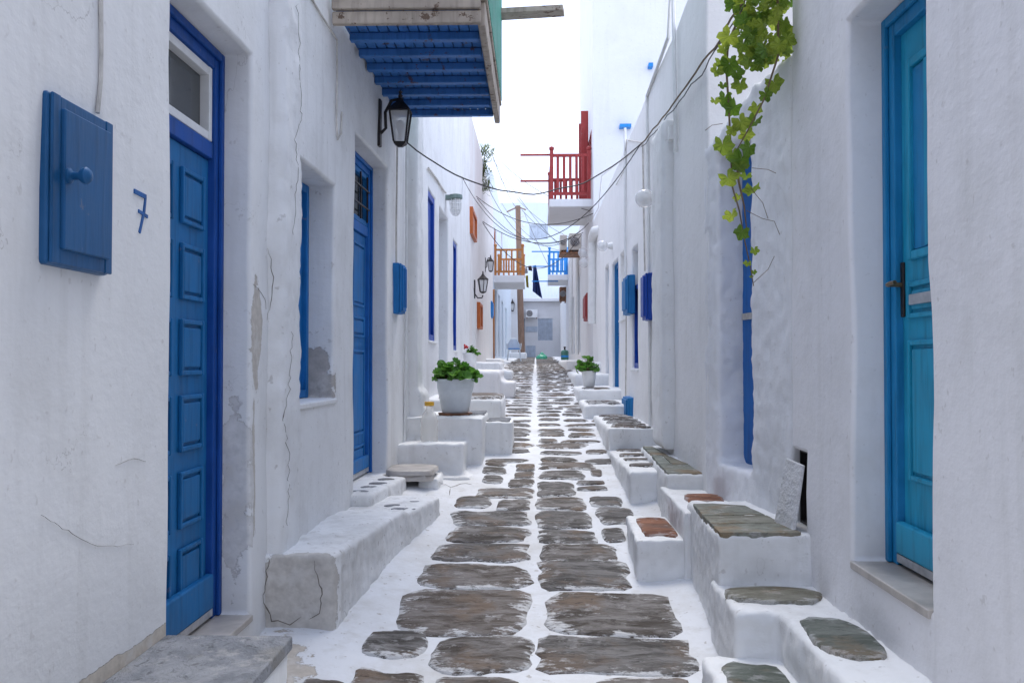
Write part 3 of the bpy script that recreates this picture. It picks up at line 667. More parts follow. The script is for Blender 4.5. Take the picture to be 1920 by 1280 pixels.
# left side, near to far
t = empty('door_bench', (-1.1, 2.7, zs(2.7)), 'bench topped with blue grey slate slabs in the bottom left corner', 'bench')
MB().prism([(-1.40, 1.2), (-.885, 1.2), (-.885, 3.44), (-1.40, 3.44)], -.4, e - 1.03).build('body', M['block'], t, remesh=.025, disp=.02)
for (x0, x1, y0, y1) in ((-1.335, -.875, 2.93, 3.455), (-1.335, -1.12, 2.50, 2.915), (-1.10, -.878, 2.45, 2.91), (-1.335, -.875, 1.3, 2.43)):
    MB().box(x0, x1, y0, y1, e - 1.035, e - .985).build('slab', M['grey_slab'], t, bevel=.008)
t = masonry('stone_bench', 'long whitewashed bench with a peeling brown end beside the number 7 door', 'bench',
    [([(-1.45, 4.70), (-.985, 4.68), (-.83, 6.12), (-1.4, 6.12)], e - .945), ([(-1.4, 5.9), (-.86, 5.9), (-.68, 6.88), (-1.3, 6.95)], e - .965)], 'bench')
for (x, y_) in ((-.86, 6.3), (-.83, 6.6), (-.93, 6.45)): inset(t, 'grey_slab', x - .09, x + .07, y_ - .05, y_ + .05, e - .966, 2.5, lift=.003)
t = masonry('door_step', 'low whitewashed step below the bright blue door', 'step', [([(-1.4, 6.33), (-1.10, 6.37), (-1.0, 7.45), (-1.3, 7.5)], e - .888)], 'bench')
for i in range(4): inset(t, 'grey_slab', -1.27 + .025 * i, -1.14 + .025 * i, 6.5 + i * .23, 6.6 + i * .23, e - .888, 2.5, lift=.003)
t = empty('stone_ledge', (-1.0, 7.75, zs(7.7)), 'loose pale stone slab seat over a dark hollow', 'ledge')
stone_obj('slab', t, M['marble'], stone_mesh(-1.0, 7.72, .19, .26, 77, lambda x, y: e - .862, .012, 5, 24, 0, .12)); inset(t, 'marble', -1.185, -.815, 7.47, 7.97, e - .905, 5, .12, lift=.03)
MB().box(-.93, -.76, 7.55, 8.05, e - 1.2, e - .925).box(-1.25, -1.05, 7.5, 8.0, e - 1.2, e - .925).box(-1.25, -.85, 7.9, 8.1, e - 1.2, e - .925).build('support', M['block'], t, remesh=.025, disp=.04)
MB().box(-1.06, -.92, 7.75, 7.92, e - 1.15, e - .93).build('rubble', M['rust'], t, remesh=.03, disp=.08)
t = masonry('planter_block', 'stepped white masonry block carrying the large potted geranium', 'block',
    [(rect(-1.3, -.61, 8.12, 8.7), e - .70), (rect(-1.3, -.475, 8.52, 9.55), e - .50), ([(-1.3, 7.9), (-.55, 7.95), (-.45, 8.6), (-1.3, 8.6)], e - .955)])
for i in range(4): inset(t, 'grey_slab', -.66, -.485, 8.78 + i * .2, 8.93 + i * .2, e - .49, 5, .06)
t = masonry('lane_step', 'small cubic white step beside the geranium block', 'step', [(rect(-.6, -.225, 9.02, 9.7), e - .575)])
for i in range(3): inset(t, 'grey_slab', -.47, -.25, 9.1 + i * .18, 9.23 + i * .18, e - .565, 5, .06)
t = masonry('stone_bench', 'left white bench with one broad brown stone seat', 'bench', [(rect(-1.3, -.36, 10.1, 11.4), e - .40)], voxel=.03)
inset(t, 'stone', -1.05, -.38, 10.15, 11.3, e - .385, 8, .04, lift=.02)
t = masonry('planter_block', 'smooth white block carrying the pot with the red geranium flower', 'block', [(rect(-1.35, -.50, 12.9, 15.2), e - .13), (rect(-.6, -.30, 13.3, 14.4), e - .29)], 'warm', .035)
t = masonry('lane_step', 'left white double step next to the plastic chair', 'step', [(rect(-1.35, -.62, 16.6, 18.6), e - .02), (rect(-.8, -.42, 16.9, 18.2), e - .17)], 'block', .04)
t = masonry('lane_step', 'far left pale step below the grey doors', 'step', [(rect(-1.4, -.85, 23.5, 26.0), e + .06)], 'block', .05)
# right side
t = masonry('entrance_step', 'lowest right white step with a grey green slate inlay', 'step', [(rect(.70, 1.1, 2.2, 4.12), e - 1.248)])
inset(t, 'slab', .74, .98, 3.3, 4.0, e - 1.236, 3.2, .16, n=26)
t = masonry('entrance_step', 'L shaped white step with two dark slate inlays below the turquoise door', 'step', [([(.84, 4.10), (1.02, 4.08), (1.0, 2.2), (1.45, 2.2), (1.45, 4.7), (.84, 4.7)], e - 1.054)])
a, b = atZ(1373, 1130, e - 1.05), atZ(1527, 1102, e - 1.05); inset(t, 'slab', a.x, b.x - .02, a.y + .0, b.y, e - 1.042, 2.8, .1, n=26)
inset(t, 'slab', 1.04, 1.27, 3.43, 3.98, e - 1.042, 2.6, .14, -.1, n=26)
t = masonry('slate_bench', 'tall right white block topped with broad green slate slabs', 'bench', [([(.86, 4.56), (1.45, 4.56), (1.45, 5.66), (.885, 5.66)], e - .815)])
def flag(parent, poly, z, mat='slab_flat'):
    n = 6; q = []; cx_, cy_ = sum(p[0] for p in poly) / len(poly), sum(p[1] for p in poly) / len(poly); poly = [(cx_ + (x - cx_) * .985, cy_ + (y_ - cy_) * .95) for x, y_ in poly]
    for i, (a, b) in enumerate(zip(poly, poly[1:] + poly[:1])):
        for k in range(n): f = k / n; x, y_ = a[0] + (b[0] - a[0]) * f, a[1] + (b[1] - a[1]) * f; q.append((x + .007 * noise.noise((x * 14, y_ * 14, 1)), y_ + .007 * noise.noise((x * 14, y_ * 14, 5))))
    return MB().prism(q, z - .03, z + .002).build('slab', M[mat], parent, bevel=.004)
for q in ([(.862, 4.563), (1.02, 4.558), (1.255, 4.565), (1.235, 4.84), (.864, 4.80)], [(.866, 4.806), (1.232, 4.846), (1.21, 5.08), (.87, 5.05)], [(.872, 5.056), (1.207, 5.086), (1.17, 5.42), (1.0, 5.5), (.885, 5.48)]): flag(t, q, e - .806)
t = masonry('mid_step', 'white step with a red stone inlay between the two slate topped blocks', 'step', [([(.845, 5.5), (1.4, 5.5), (1.3, 6.6), (.85, 6.6)], e - .86)])
inset(t, 'red', .93, 1.16, 5.85, 6.2, e - .848, 3.6, .1)
t = masonry('lane_step', 'small white block with a rectangular red stone on top', 'step', [([(.57, 5.53), (.88, 5.53), (.90, 6.42), (.60, 6.42)], e - 1.023)])
inset(t, 'red', .635, .835, 5.62, 6.28, e - 1.012, 6, .06, n=26)
t = masonry('slate_bench', 'right white block with brownish slate slabs beside the pipe casing', 'bench', [([(.885, 6.52), (1.4, 6.52), (1.25, 8.7), (.945, 8.7)], e - .765)])
for q in ([(.892, 6.53), (1.16, 6.53), (1.13, 7.1), (.905, 7.12)], [(.907, 7.126), (1.0, 7.116), (1.01, 7.75), (.93, 7.78)], [(1.006, 7.116), (1.128, 7.106), (1.07, 7.7), (1.016, 7.75)], [(.932, 7.786), (1.066, 7.71), (1.04, 8.6), (.95, 8.62)]): flag(t, q, e - .757)
t = masonry('lane_step', 'low white pad with three thin dark stones left of the brown slate block', 'step', [([(.70, 7.2), (1.0, 7.2), (1.0, 9.4), (.66, 9.2)], e - .822)])
for i in range(4): inset(t, 'stone', .73, .98, 7.5 + .42 * i, 7.68 + .42 * i, e - .812, 4, .12)
t = masonry('stone_bench', 'right white bench with a row of thin dark stone strips', 'bench', [([(.67, 8.95), (1.3, 8.95), (1.3, 11.25), (.66, 11.25)], e - .625)], voxel=.025)
for i in range(11): inset(t, 'stone', .71 + .02 * (i % 3), 1.07 - .02 * (i % 2), 9.02 + .195 * i, 9.13 + .195 * i, e - .614, 5, .1)
t = masonry('lane_step', 'right white step just beyond the striped bench', 'step', [(rect(.56, 1.3, 11.2, 12.7), e - .505)], voxel=.03)
for i in range(3): inset(t, 'stone', .62, 1.0, 11.3 + .35 * i, 11.45 + .35 * i, e - .494, 5, .1)
t = masonry('planter_block', 'right white ledge under the small potted plant', 'block', [(rect(.56, 1.3, 12.6, 14.6), e - .375)], voxel=.03)
inset(t, 'stone', .64, 1.0, 12.8, 13.4, e - .363, 5, .1)
t = masonry('lane_step', 'right stepped white block past the potted plant', 'step', [(rect(.60, 1.3, 15.0, 18.8), e - .20), (rect(.85, 1.3, 16.5, 18.8), e - .02)], voxel=.04)
t = masonry('lane_step', 'far right low grey topped ledge under the green drum', 'step', [(rect(.66, 1.3, 21.0, 28.0), e + .02)], voxel=.05)

# ---------------------------------------------------------------- meter boxes
def meter_box(w, pn, pf, yt, yb, mat, label, thick=.07, knob=None, group=None, doormat=None, vents=0):
    a = w.hit(pn, 677, 0 if thick < .076 else thick * .5)[0]; b, z1 = w.hit(pf, yt, thick * .8); _, z0 = w.hit(pf, yb, thick * .8); u0, u1 = min(a, b), max(a, b)
    t = empty('meter_box', w.pt((u0 + u1) / 2, z0, 0), label, 'meter box', group); m = M[mat]; s = min(u1 - u0, z1 - z0)
    MB().wbox(w, u0, u1, z0, z1, -.02, thick * .6).build('back_board', m, t, bevel=.012)
    frame_mb(w, u0 + .004, u1 - .004, z0 + .004, z1 - .004, thick * .605, thick * .8, s * .12).build('frame', m, t, bevel=.006)
    D = MB().wbox(w, u0 + s * .14, u1 - s * .10, z0 + s * .12, z1 - s * .10, thick * .61, thick).build('door', M[doormat or mat], t, bevel=.005)
    if knob:
        u, z = w.hit(*knob, thick); MB().lathe(w.pt(u, z, thick), [(.022, 0), (.022, .006), (.011, .012), (.011, .03), (.021, .04), (.024, .052), (.016, .062), (0, .065)], 16, w.n).build('knob', m, D, smooth=True)
    for i in range(vents):
        u = u0 + s * .3 + (u1 - u0 - s * .55) * i / max(1, vents - 1); MB().wbox(w, u - .006, u + .006, z0 + s * .25, z1 - s * .2, thick, thick + .008).build('slat', m, D)
    return t
t = meter_box(wl1, 66, 214, 232, 518, 'boxblue', 'large blue wooden wall cabinet with a round knob left of the number 7', .05, (128, 330))
meter_box(wl2, 739, 760, 497, 590, 'blue2', 'small bright blue slatted meter box left of the drain column', .07, None, vents=3)
meter_box(wr2, 1217, 1204, 516, 602, 'navy', 'navy meter box below the globe lamp on the right', .10)
meter_box(wr2, 1181, 1168, 522, 592, 'tealb', 'teal meter box high on the right wall left of the navy window', .09)
meter_box(wr2, 1181, 1168, 742, 782, 'tealb', 'small teal box low on the right wall above the striped bench', .09)
meter_box(w4, 1102, 1094, 556, 603, 'redp', 'red meter box on the far right cream house', .09)
meter_box(wl5, 921, 925, 567, 597, 'sky', 'light blue box beside the orange post on the far left', .08)
# number 7, brushed on the wall
n7 = MB()
def wdisp(w, u, z, disp=.014):
    p = w.pt(u, z); return disp * (1.3 * noise.noise(p * .7) + .8 * noise.noise(p * 1.9) + .35 * noise.noise(p * 5.1))
def stroke(mb, w, pts, wd, d=.004):
    for (a, b) in zip(pts, pts[1:]):
        (ua, za), (ub, zb) = w.hit(*a), w.hit(*b); t = Vector((ub - ua, zb - za)); t.normalize(); nn = Vector((-t.y, t.x)) * wd / 2; ex = t * wd * .35
        q = [(ua - ex.x + nn.x, za - ex.y + nn.y), (ua - ex.x - nn.x, za - ex.y - nn.y), (ub + ex.x - nn.x, zb + ex.y - nn.y), (ub + ex.x + nn.x, zb + ex.y + nn.y)]
        mb.box8([w.pt(u, z, -.03) for u, z in q] + [w.pt(u, z, d + wdisp(w, u, z)) for u, z in q])
stroke(n7, wl1, [(249, 359), (269, 369)], .015); stroke(n7, wl1, [(269, 371), (266, 396), (258, 434)], .013, .0035); stroke(n7, wl1, [(256, 396), (272, 406)], .011, .003)
n7.build('house_number', painted('number_paint', (.02, .10, .30)), HL1)
# hatch hole with leaning tile
u0, u1, z0, z1, dep = oh
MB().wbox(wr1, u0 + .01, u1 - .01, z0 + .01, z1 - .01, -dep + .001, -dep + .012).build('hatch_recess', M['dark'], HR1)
fr = frame_mb(wr1, u0 + .004, u1 - .004, z0 + .004, z1 - .004, -dep + .02, -.04, .012); fr.build('hatch_frame', M['iron'], HR1)
b0 = wr1.pt(u0 + .02, z0 + .012, .10); 
tl = MB(); c = [wr1.pt(u0 + .0, z0 + .0, .06), wr1.pt(u1 - .05, z0 + .0, .09), wr1.pt(u1 - .05, z0 + .0, .105), wr1.pt(u0 + .0, z0 + .0, .075), wr1.pt(u0 + .03, z1 - .06, .005), wr1.pt(u1 - .02, z1 - .05, .02), wr1.pt(u1 - .02, z1 - .05, .035), wr1.pt(u0 + .03, z1 - .06, .02)]
tag(tl.box8(c).build('hatch_cover', plaster('rough_cover', white=(.58, .58, .59), dirt=1.0, relief=.03), None, bevel=.004), 'rough white cover plate leaning against a dark wall hatch', 'cover plate')

# ---------------------------------------------------------------- lamps
def lantern(w, px, py_, Yw, size, label, hang=True, arm=.17, group='black wall lanterns'):
    u, z = w.hit(px, py_); s = size
    t = empty('wall_lantern', w.pt(u, z - .3 * s, 0), label, 'lantern', group); m = M['iron']
    MB().wbox(w, u - .035 * s, u + .035 * s, z - .20 * s, z + .16 * s, -.01, .025 * s).build('wall_plate', m, t, bevel=.008 * s)
    a = arm; top = z + (.12 if hang else -.18) * s
    if hang: pts = [w.pt(u, z - .10 * s, .02), w.pt(u, z - .06 * s, a * .35), w.pt(u, z + .06 * s, a * .32), w.pt(u, z + .15 * s, a * .6), w.pt(u, z + .16 * s, a * .9), w.pt(u, z + .13 * s, a)]
    else: pts = [w.pt(u, z - .12 * s, .02), w.pt(u, z - .19 * s, a * .4), w.pt(u, z - .19 * s, a * .9), w.pt(u, z - .14 * s, a)]
    MB().tube(pts, .012 * s, 8).build('arm', m, t, smooth=True)
    c = w.pt(u, 0, a); zt = z + (.06 if hang else .16) * s; zb = zt - .23 * s; r1, r0 = .095 * s, .058 * s; n = 6 if not hang else 4
    def poly(r, zz, off=math.pi / 4): return [Vector((c.x + r * math.cos(off + 2 * math.pi * k / n), c.y + r * math.sin(off + 2 * math.pi * k / n), zz)) for k in range(n)]
    def cone(levels):
        mb = MB(); vs = []
        for r, zz in levels: vs += poly(r, zz)
        mb.add(vs, [(i * n + k, i * n + (k + 1) % n, (i + 1) * n + (k + 1) % n, (i + 1) * n + k) for i in range(len(levels) - 1) for k in range(n)] + [tuple(range(n))[::-1], tuple(range((len(levels) - 1) * n, len(levels) * n))]); return mb
    cap = cone([(r1 * 1.22, zt), (r1 * 1.2, zt + .012 * s), (r1 * .45, zt + .075 * s), (r1 * .3, zt + .10 * s), (r1 * .12, zt + .11 * s)]).build('cap', m, t)
    MB().lathe((c.x, c.y, zt + .11 * s), [(.012 * s, 0), (.02 * s, .015 * s), (.008 * s, .03 * s), (.016 * s, .045 * s), (0, .065 * s)], 8).build('finial', m, cap, smooth=True)
    cone([(r0 * .4, zb - .035 * s), (r0 * 1.1, zb - .012 * s), (r0 * 1.15, zb)]).build('base', m, t)
    A, B = poly(r0 * 1.08, zb), poly(r1 * 1.08, zt)
    for k in range(n): MB().tube([A[k], B[k]], .008 * s, 5).build('bar', m, t)
    A, B = poly(r0, zb + .003), poly(r1, zt - .003)
    for k in range(n): MB().add([A[k], A[(k + 1) % n], B[(k + 1) % n], B[k]], [(0, 1, 2, 3)]).build('pane', M['lampglass'], t)
    MB().lathe((c.x, c.y, zb + .02 * s), [(.012 * s, 0), (.014 * s, .05 * s), (.032 * s, .09 * s), (.034 * s, .115 * s), (.02 * s, .14 * s), (0, .15 * s)], 12).build('bulb', M['white_paint'], t, smooth=True)
    return t
lantern(wl2, 709, 226, 7, 1.0, 'black hanging lantern under the blue wooden balcony')
lantern(wl4, 889, 540, 0, 1.0, 'black upright lantern on the pinkish house, the nearer and lower one', False, .17)
lantern(wl4, 909, 495, 0, .95, 'black lantern on the pinkish house, the farther and higher one', True, .14)
lantern(wl6, 961, 573, 0, 1.5, 'tiny black lantern on the corner house left of the pole', True, .2)
u, z = wl3.hit(836, 372); t = empty('bulkhead_lamp', wl3.pt(u, z - .2, 0), 'caged glass lamp with a grey green top on the left wall', 'lamp')
c = wl3.pt(u, z, .13); MB().wbox(wl3, u - .05, u + .05, z - .02, z + .04, -.01, .12).lathe((c.x, c.y, z), [(.085, -.01), (.09, .0), (.085, .045), (.03, .06), (0, .062)], 16).build('cap', simple('grey_green_metal', (.16, .22, .20), .5), t)
MB().lathe((c.x, c.y, z - .215), [(0, 0), (.035, .008), (.058, .04), (.066, .10), (.066, .20)], 16).build('glass', M['lampglass'], t, smooth=True)
cg = MB()
for k in range(8):
    an = math.pi * 2 * k / 8; cg.tube([Vector((c.x + r * math.cos(an), c.y + r * math.sin(an), z + q)) for r, q in ((.078, -.01), (.076, -.12), (.066, -.18), (.035, -.222), (0, -.23))], .004, 5)
for q, r in ((-.07, .078), (-.15, .073)): cg.tube([Vector((c.x + r * math.cos(2 * math.pi * k / 16), c.y + r * math.sin(2 * math.pi * k / 16), z + q)) for k in range(17)], .004, 5)
cg.build('cage', M['pipe'], t)
def globe(w, px, py_, r, label, out_=.13):
    u, z = w.hit(px, py_); t = empty('globe_lamp', w.pt(u, z, 0), label, 'lamp', 'globe lamps on the right houses'); n = w.n
    MB().lathe(w.pt(u, z, -.01), [(.055, 0), (.055, .03), (.042, .06), (.04, .075)], 14, n).build('socket', M['pipe'], t, smooth=True)
    MB().lathe(w.pt(u, z, .06), [(.035, 0)] + [(r * math.sin(a), r - r * math.cos(a) + .0) for a in [math.pi * (i + 2) / 12 for i in range(10)]] + [(0, 2 * r)], 18, n).build('globe', M['lampglass'], t, smooth=True)
    MB().lathe(w.pt(u, z, .07), [(.012, 0), (.014, .03), (.026, .06), (.024, .09), (0, .105)], 10, n).build('bulb', M['white_paint'], t, smooth=True)
globe(wr2, 1239, 372, .085, 'clear globe lamp beside the pipe casing, nearest of the globes'); globe(wr2, 1148, 461, .08, 'frosted globe lamp above the teal door')
globe(wr3, 1108, 474, .10, 'upper of two globe lamps near the air conditioners'); globe(wr3, 1110, 493, .10, 'lower of two globe lamps near the air conditioners')

# ---------------------------------------------------------------- air conditioners, shelf
def aircon(x0, x1, y0, y1, z0, z1, label, mat='acw', face='front'):
    t = empty('air_conditioner', ((x0 + x1) / 2, (y0 + y1) / 2, z0), label, 'air conditioner', 'outdoor air conditioning units')
    MB().box(x0, x1, y0, y1, z0, z1).build('casing', M[mat], t, bevel=.015)
    r = min(x1 - x0, z1 - z0) * .40; cx = x0 + r * 1.15
    MB().lathe((cx, y0 + .005, (z0 + z1) / 2), [(r, 0), (r, .012), (r * .9, .016), (0, .017)], 20, (0, -1, 0)).build('fan', simple('fan_grey', (.16, .15, .15), .6), t)
    g = MB()
    for q in (.3, .6, .9): g.tube([(cx + r * q * math.cos(2 * math.pi * k / 20), y0 - .016, (z0 + z1) / 2 + r * q * math.sin(2 * math.pi * k / 20)) for k in range(21)], .006, 4)
    g.build('grille', M['alu'], t); MB().box(x0 + .04, x0 + .08, y0 + .03, y1 + .04, z0 - .06, z0 - .002).box(x1 - .08, x1 - .04, y0 + .03, y1 + .04, z0 - .06, z0 - .002).build('bracket', M['rust'], t)
p, q = atY(986, 595, 57.4), atY(1008, 580, 57.4); aircon(p.x, q.x, 57.4, 57.85, p.z, q.z, 'white air conditioner with a round fan on the end house', 'white_paint')
p, q = atY(1050, 469, 23.5), atY(1063, 440, 23.5); aircon(p.x, q.x, 23.5, 24.1, p.z, q.z, 'beige air conditioner, left one on the rusty shelf')
p, q = atY(1067, 469, 23.4), atY(1090, 437, 23.4); aircon(p.x, q.x, 23.4, 24.1, p.z, q.z, 'beige air conditioner, right one on the rusty shelf')
p, q = atY(1049, 473, 23.4), atY(1094, 470.5, 23.4); t = MB().box(p.x, 1.2, 23.25, 24.2, p.z - .05, p.z - .005)
tag(t.build('equipment_shelf', M['rust'], None), 'rusty metal shelf carrying two beige air conditioners', 'shelf')
p, q = atY(1049, 564, 36.2), atY(1063, 538, 36.2); aircon(p.x, q.x, 36.1, 36.6, p.z, q.z, 'dark grey unit below the light blue balcony', 'rust')

# ---------------------------------------------------------------- utility pole, cables
a, b = atY(978, 656, 47), atY(971, 386, 47)
t = empty('utility_pole', (a.x, 47, a.z), 'weathered wooden utility pole at the far end of the lane', 'pole')
MB().tube([a + (b - a) * f for f in (-.05, .25, .5, .75, 1)], [.16, .155, .145, .135, .125], 12).build('shaft', M['pole'], t, smooth=True)
for k in range(4):
    q = a + (b - a) * (.93 - .07 * k); MB().lathe(q + Vector((.26, -.05, -.06)), [(.03, 0), (.06, .03), (.05, .07), (.06, .1), (0, .13)], 8).tube([q, q + Vector((.26, -.05, -.05))], .02, 5).build('insulator', M['pipe'], t)
MB().tube([b + Vector((-.55, 0, -.3)), b + Vector((0, 0, -.05)), b + Vector((.4, 0, -.2))], .035, 6).build('cross_arm', M['pole'], t)
NC = [0]
def cable(p, q, sag, label, r=.006, mat='wire', n=28, kink=0, group='overhead cables'):
    p, q = Vector(p), Vector(q); pts = []
    for i in range(n + 1):
        f = i / n; v = p.lerp(q, f); v.z -= sag * 4 * f * (1 - f)
        if kink: v += Vector((noise.noise((f * 9, 1, kink)), noise.noise((f * 9, 2, kink)), noise.noise((f * 9, 3, kink)))) * .025
        pts.append(v)
    o = MB().tube(pts, r, 5).build('cable', M[mat], None, smooth=True); tag(o, label, 'cable', group); return o
B = atX(1205, 267, 1.06)
cable(atX(764, 268, -1.10), B, .47, 'dark sagging cable from the hanging lantern across to the right house', .0065, kink=1)
cable(atX(868, 335, -1.12), atX(1200, 272, 1.06), .95, 'dark cable from the left slot window down and up to the right house', .005)
cable(atX(893, 368, -1.15), atX(1112, 400, 1.0), .35, 'thin cable meeting the wall below the red balcony', .007); cable(atX(905, 415, -1.15), atY(1100, 432, 22.5), .38, 'upper thin cable to the air conditioner shelf', .008)
cable(atX(905, 417, -1.15), atY(1090, 440, 23), .9, 'lower slack cable to the air conditioner shelf', .008)
cable(b + Vector((.2, 0, -.2)), atY(1062, 465, 34), .1, 'wire from the pole top to the light blue balcony', .012)
cable(atX(922, 285, -1.2), atX(1106, 395, 1.05), .25, 'wire slanting down from the left roof to the red balcony slab', .007)
cable(b + Vector((0, 0, -.2)), atX(921, 285, -1.2), .2, 'wire from the pole top up to the left roof', .01); cable(b + Vector((.3, 0, -.3)), atY(1040, 520, 36), .1, 'steep wire from the pole insulators to the lane', .01)
cable(atY(1396, 2, 4.9), B, .03, 'twisted bundle running along the right houses from the vine', .0065, 'stem', kink=5)
cable(atY(1398, 10, 4.9), B + Vector((0, .1, -.02)), .05, 'thin wire wound round the twisted bundle', .004, 'wire', kink=8)
conduit(HL1, wl1, [(189, -30), (190, 80), (189, 150), (183, 212)], .007, 'lightwire', .012)
conduit(HL2, wl2, [(574, -20), (600, 25), (632, 75), (632, 150), (631, 225), (633, 262), (640, 250), (641, 210)], .006, 'lightwire', .012)
conduit(HL2, wl2, [(745, 270), (744, 350), (743, 420), (743, 496)], .008, 'lightwire', .012); conduit(HL2, wl2, [(763, 225), (762, 450), (760, 700), (757, 880)], .013, 'pipe', .02)
conduit(HL3, wl3, [(803, 315), (818, 335), (830, 355), (836, 362)], .012, 'lightwire', .015)
q = wl3.pt(.15, 0, .13); MB().tube([(q.x - .02, 8.62, EYE - .55), (q.x, 8.55, EYE - .70), (q.x + .04, 8.42, EYE - .78)], .05, 10).build('drain_outlet', M['pipe'], HL3, smooth=True)

W_ = [((895, 372, -1.16), (1098, 425, 1.02), .6, 'thin grey wire passing in front of the orange window'), ((912, 345, -1.2), (1104, 418, 1.03), .9, 'slack thin wire below the red balcony'),
      ((935, 330, -1.25), (1085, 452, 1.08), .3, 'thin wire from the far left roof to the far air conditioner'), ((940, 380, -1.26), (1075, 470, 1.1), .5, 'thin wire above the varnished balcony'), ((925, 300, -1.24), (1070, 480, 1.12), .2, 'faint straight wire crossing behind the pole top')]
for (a_, b_2, sg, lb) in W_: cable(atX(*a_), atX(*b_2), sg, lb, .006, 'wire')
for px, py_ in ((1175, 262), (1128, 330)): conduit(HR2, wr2, [(1205, 268), (px, py_), (px - 6, py_ + 60), (px - 20, py_ + 85)], .006, 'lightwire', .015)
# ---------------------------------------------------------------- plants
def leaf_mesh(name, lobes, n=26, fold=.25, droop=.3, seed=0, serr=.06, cup=0):
    rg = random.Random(seed); vs = [(0, 0, 0)]
    for k in range(n):
        a = -math.pi + 2 * math.pi * (k + .5) / n      # 0 = tip direction (+Y), notch at +-pi
        r = .68 + .32 * abs(math.cos(a * lobes / 2)) ** 1.2 if lobes else 1
        if lobes: r *= 1 - .55 * sst(2.5, 3.14, abs(a)); r *= 1.05 - .12 * abs(a) / 3.14
        r += serr * (1 if k % 2 else -1) + rg.uniform(-.04, .04); r *= .5
        x, y_ = r * math.sin(a), r * math.cos(a)
        vs.append((x, y_, -fold * abs(x) - droop * max(0, y_) ** 2 + cup * (x * x + y_ * y_) * 2 + .06 * math.sin(9 * a + seed)))
    me = bpy.data.meshes.new(name); me.from_pydata([(x, y_ + .18, z) for x, y_, z in vs], [], [(0, 1 + k, 1 + (k + 1) % n) for k in range(n) if not (lobes and k == n - 1)])
    return me
VL = [leaf_mesh('vine_leaf', 5, 26, .25 + .15 * (i % 3), .5, i, .05) for i in range(6)]
for m in VL: m.materials.append(M['vine'])
GL = [leaf_mesh('geranium_leaf', 0, 18, .0, .2, i, .05, .35 + .2 * i) for i in range(4)]
for m in GL: m.materials.append(M['ger'])
def leaf(parent, meshes, p, size, rot, rg):
    o = bpy.data.objects.new('leaf', rg.choice(meshes)); put(o, p, parent); o.rotation_euler = rot; o.scale = (size, size, size); return o
rg = random.Random(11)
vine = empty('grape_vine', (1.25, 5.0, EYE + 1.5), 'green grape vine with long hanging shoots over the right wall', 'vine')
def vp(px, py_, Y): return atY(px, py_, Y)
sa = [(1392, 20, 5.0), (1365, 80, 4.98), (1362, 131, 4.95), (1367, 210, 4.95), (1371, 297, 4.93), (1373, 350, 4.92), (1386, 394, 4.92), (1397, 455, 4.92), (1406, 494, 4.92), (1413, 536, 4.92)]
sb_ = [(1457, -30, 4.85), (1459, 50, 4.84), (1459, 105, 4.83), (1432, 188, 4.85), (1402, 245, 4.87), (1380, 284, 4.9)]
sc_ = [(1380, 290, 4.9), (1385, 340, 4.9), (1395, 385, 4.9), (1400, 430, 4.9)]
for s in (sa, sb_, sc_):
    pts = [vp(*q) for q in s]; MB().tube(pts, [.007 - .005 * i / len(pts) for i in range(len(pts))], 6).build('shoot', M['stem'], vine, smooth=True)
for pts in ([(1400, 395), (1430, 410), (1452, 415), (1462, 440)], [(1410, 315), (1440, 318), (1455, 325)], [(1405, 350), (1430, 380), (1440, 410)], [(1413, 530), (1440, 505), (1452, 480)], [(1355, 232), (1335, 235), (1322, 245)]):
    MB().tube([vp(x, y_, 4.9) for x, y_ in pts], .0016, 4).build('tendril', M['stem'], vine)
def facing(rg, spread=.7):
    return Euler((R(90) + R(180) * 0 + rg.uniform(-spread, spread) * .9 + R(-25), rg.uniform(-.5, .5) + math.pi, rg.uniform(-spread, spread)), 'XYZ')
LV = [(1370, 72, 46), (1408, 52, 38), (1352, 122, 34), (1367, 125, 44), (1397, 112, 38), (1404, 118, 30), (1388, 160, 36), (1356, 163, 20), (1360, 186, 34), (1340, 192, 22), (1380, 207, 40), (1385, 232, 40), (1418, 234, 40),
      (1450, 162, 44), (1434, 180, 30), (1354, 275, 44), (1400, 256, 34), (1407, 280, 34), (1392, 304, 46), (1385, 318, 34), (1362, 340, 44), (1412, 362, 40), (1385, 372, 20), (1372, 408, 34), (1393, 438, 34), (1414, 471, 20), (1402, 496, 18), (1413, 511, 12), (1410, 520, 9),
      (1345, 135, 30), (1380, 140, 30), (1372, 245, 28), (1420, 205, 30), (1374, 290, 30), (1400, 335, 26), (1358, 95, 30), (1395, 85, 36)]
for (x, y_, s) in LV:
    Y = 4.88 + rg.uniform(-.06, .06); leaf(vine, VL, vp(x, y_ - s * .25, Y), s * .98 * Y / 1800, facing(rg, .6), rg)
for i in range(170):
    x = rg.uniform(1375, 1482); y_ = rg.uniform(-70, 115)
    if (x - 1482) * .9 + y_ - 120 > -20 + rg.uniform(-20, 20) and x < 1440: continue
    if x < 1400 and y_ > 70: continue
    Y = rg.uniform(4.72, 5.15); leaf(vine, VL, vp(x, y_, Y), rg.uniform(.05, .105), facing(rg, 1.0), rg)
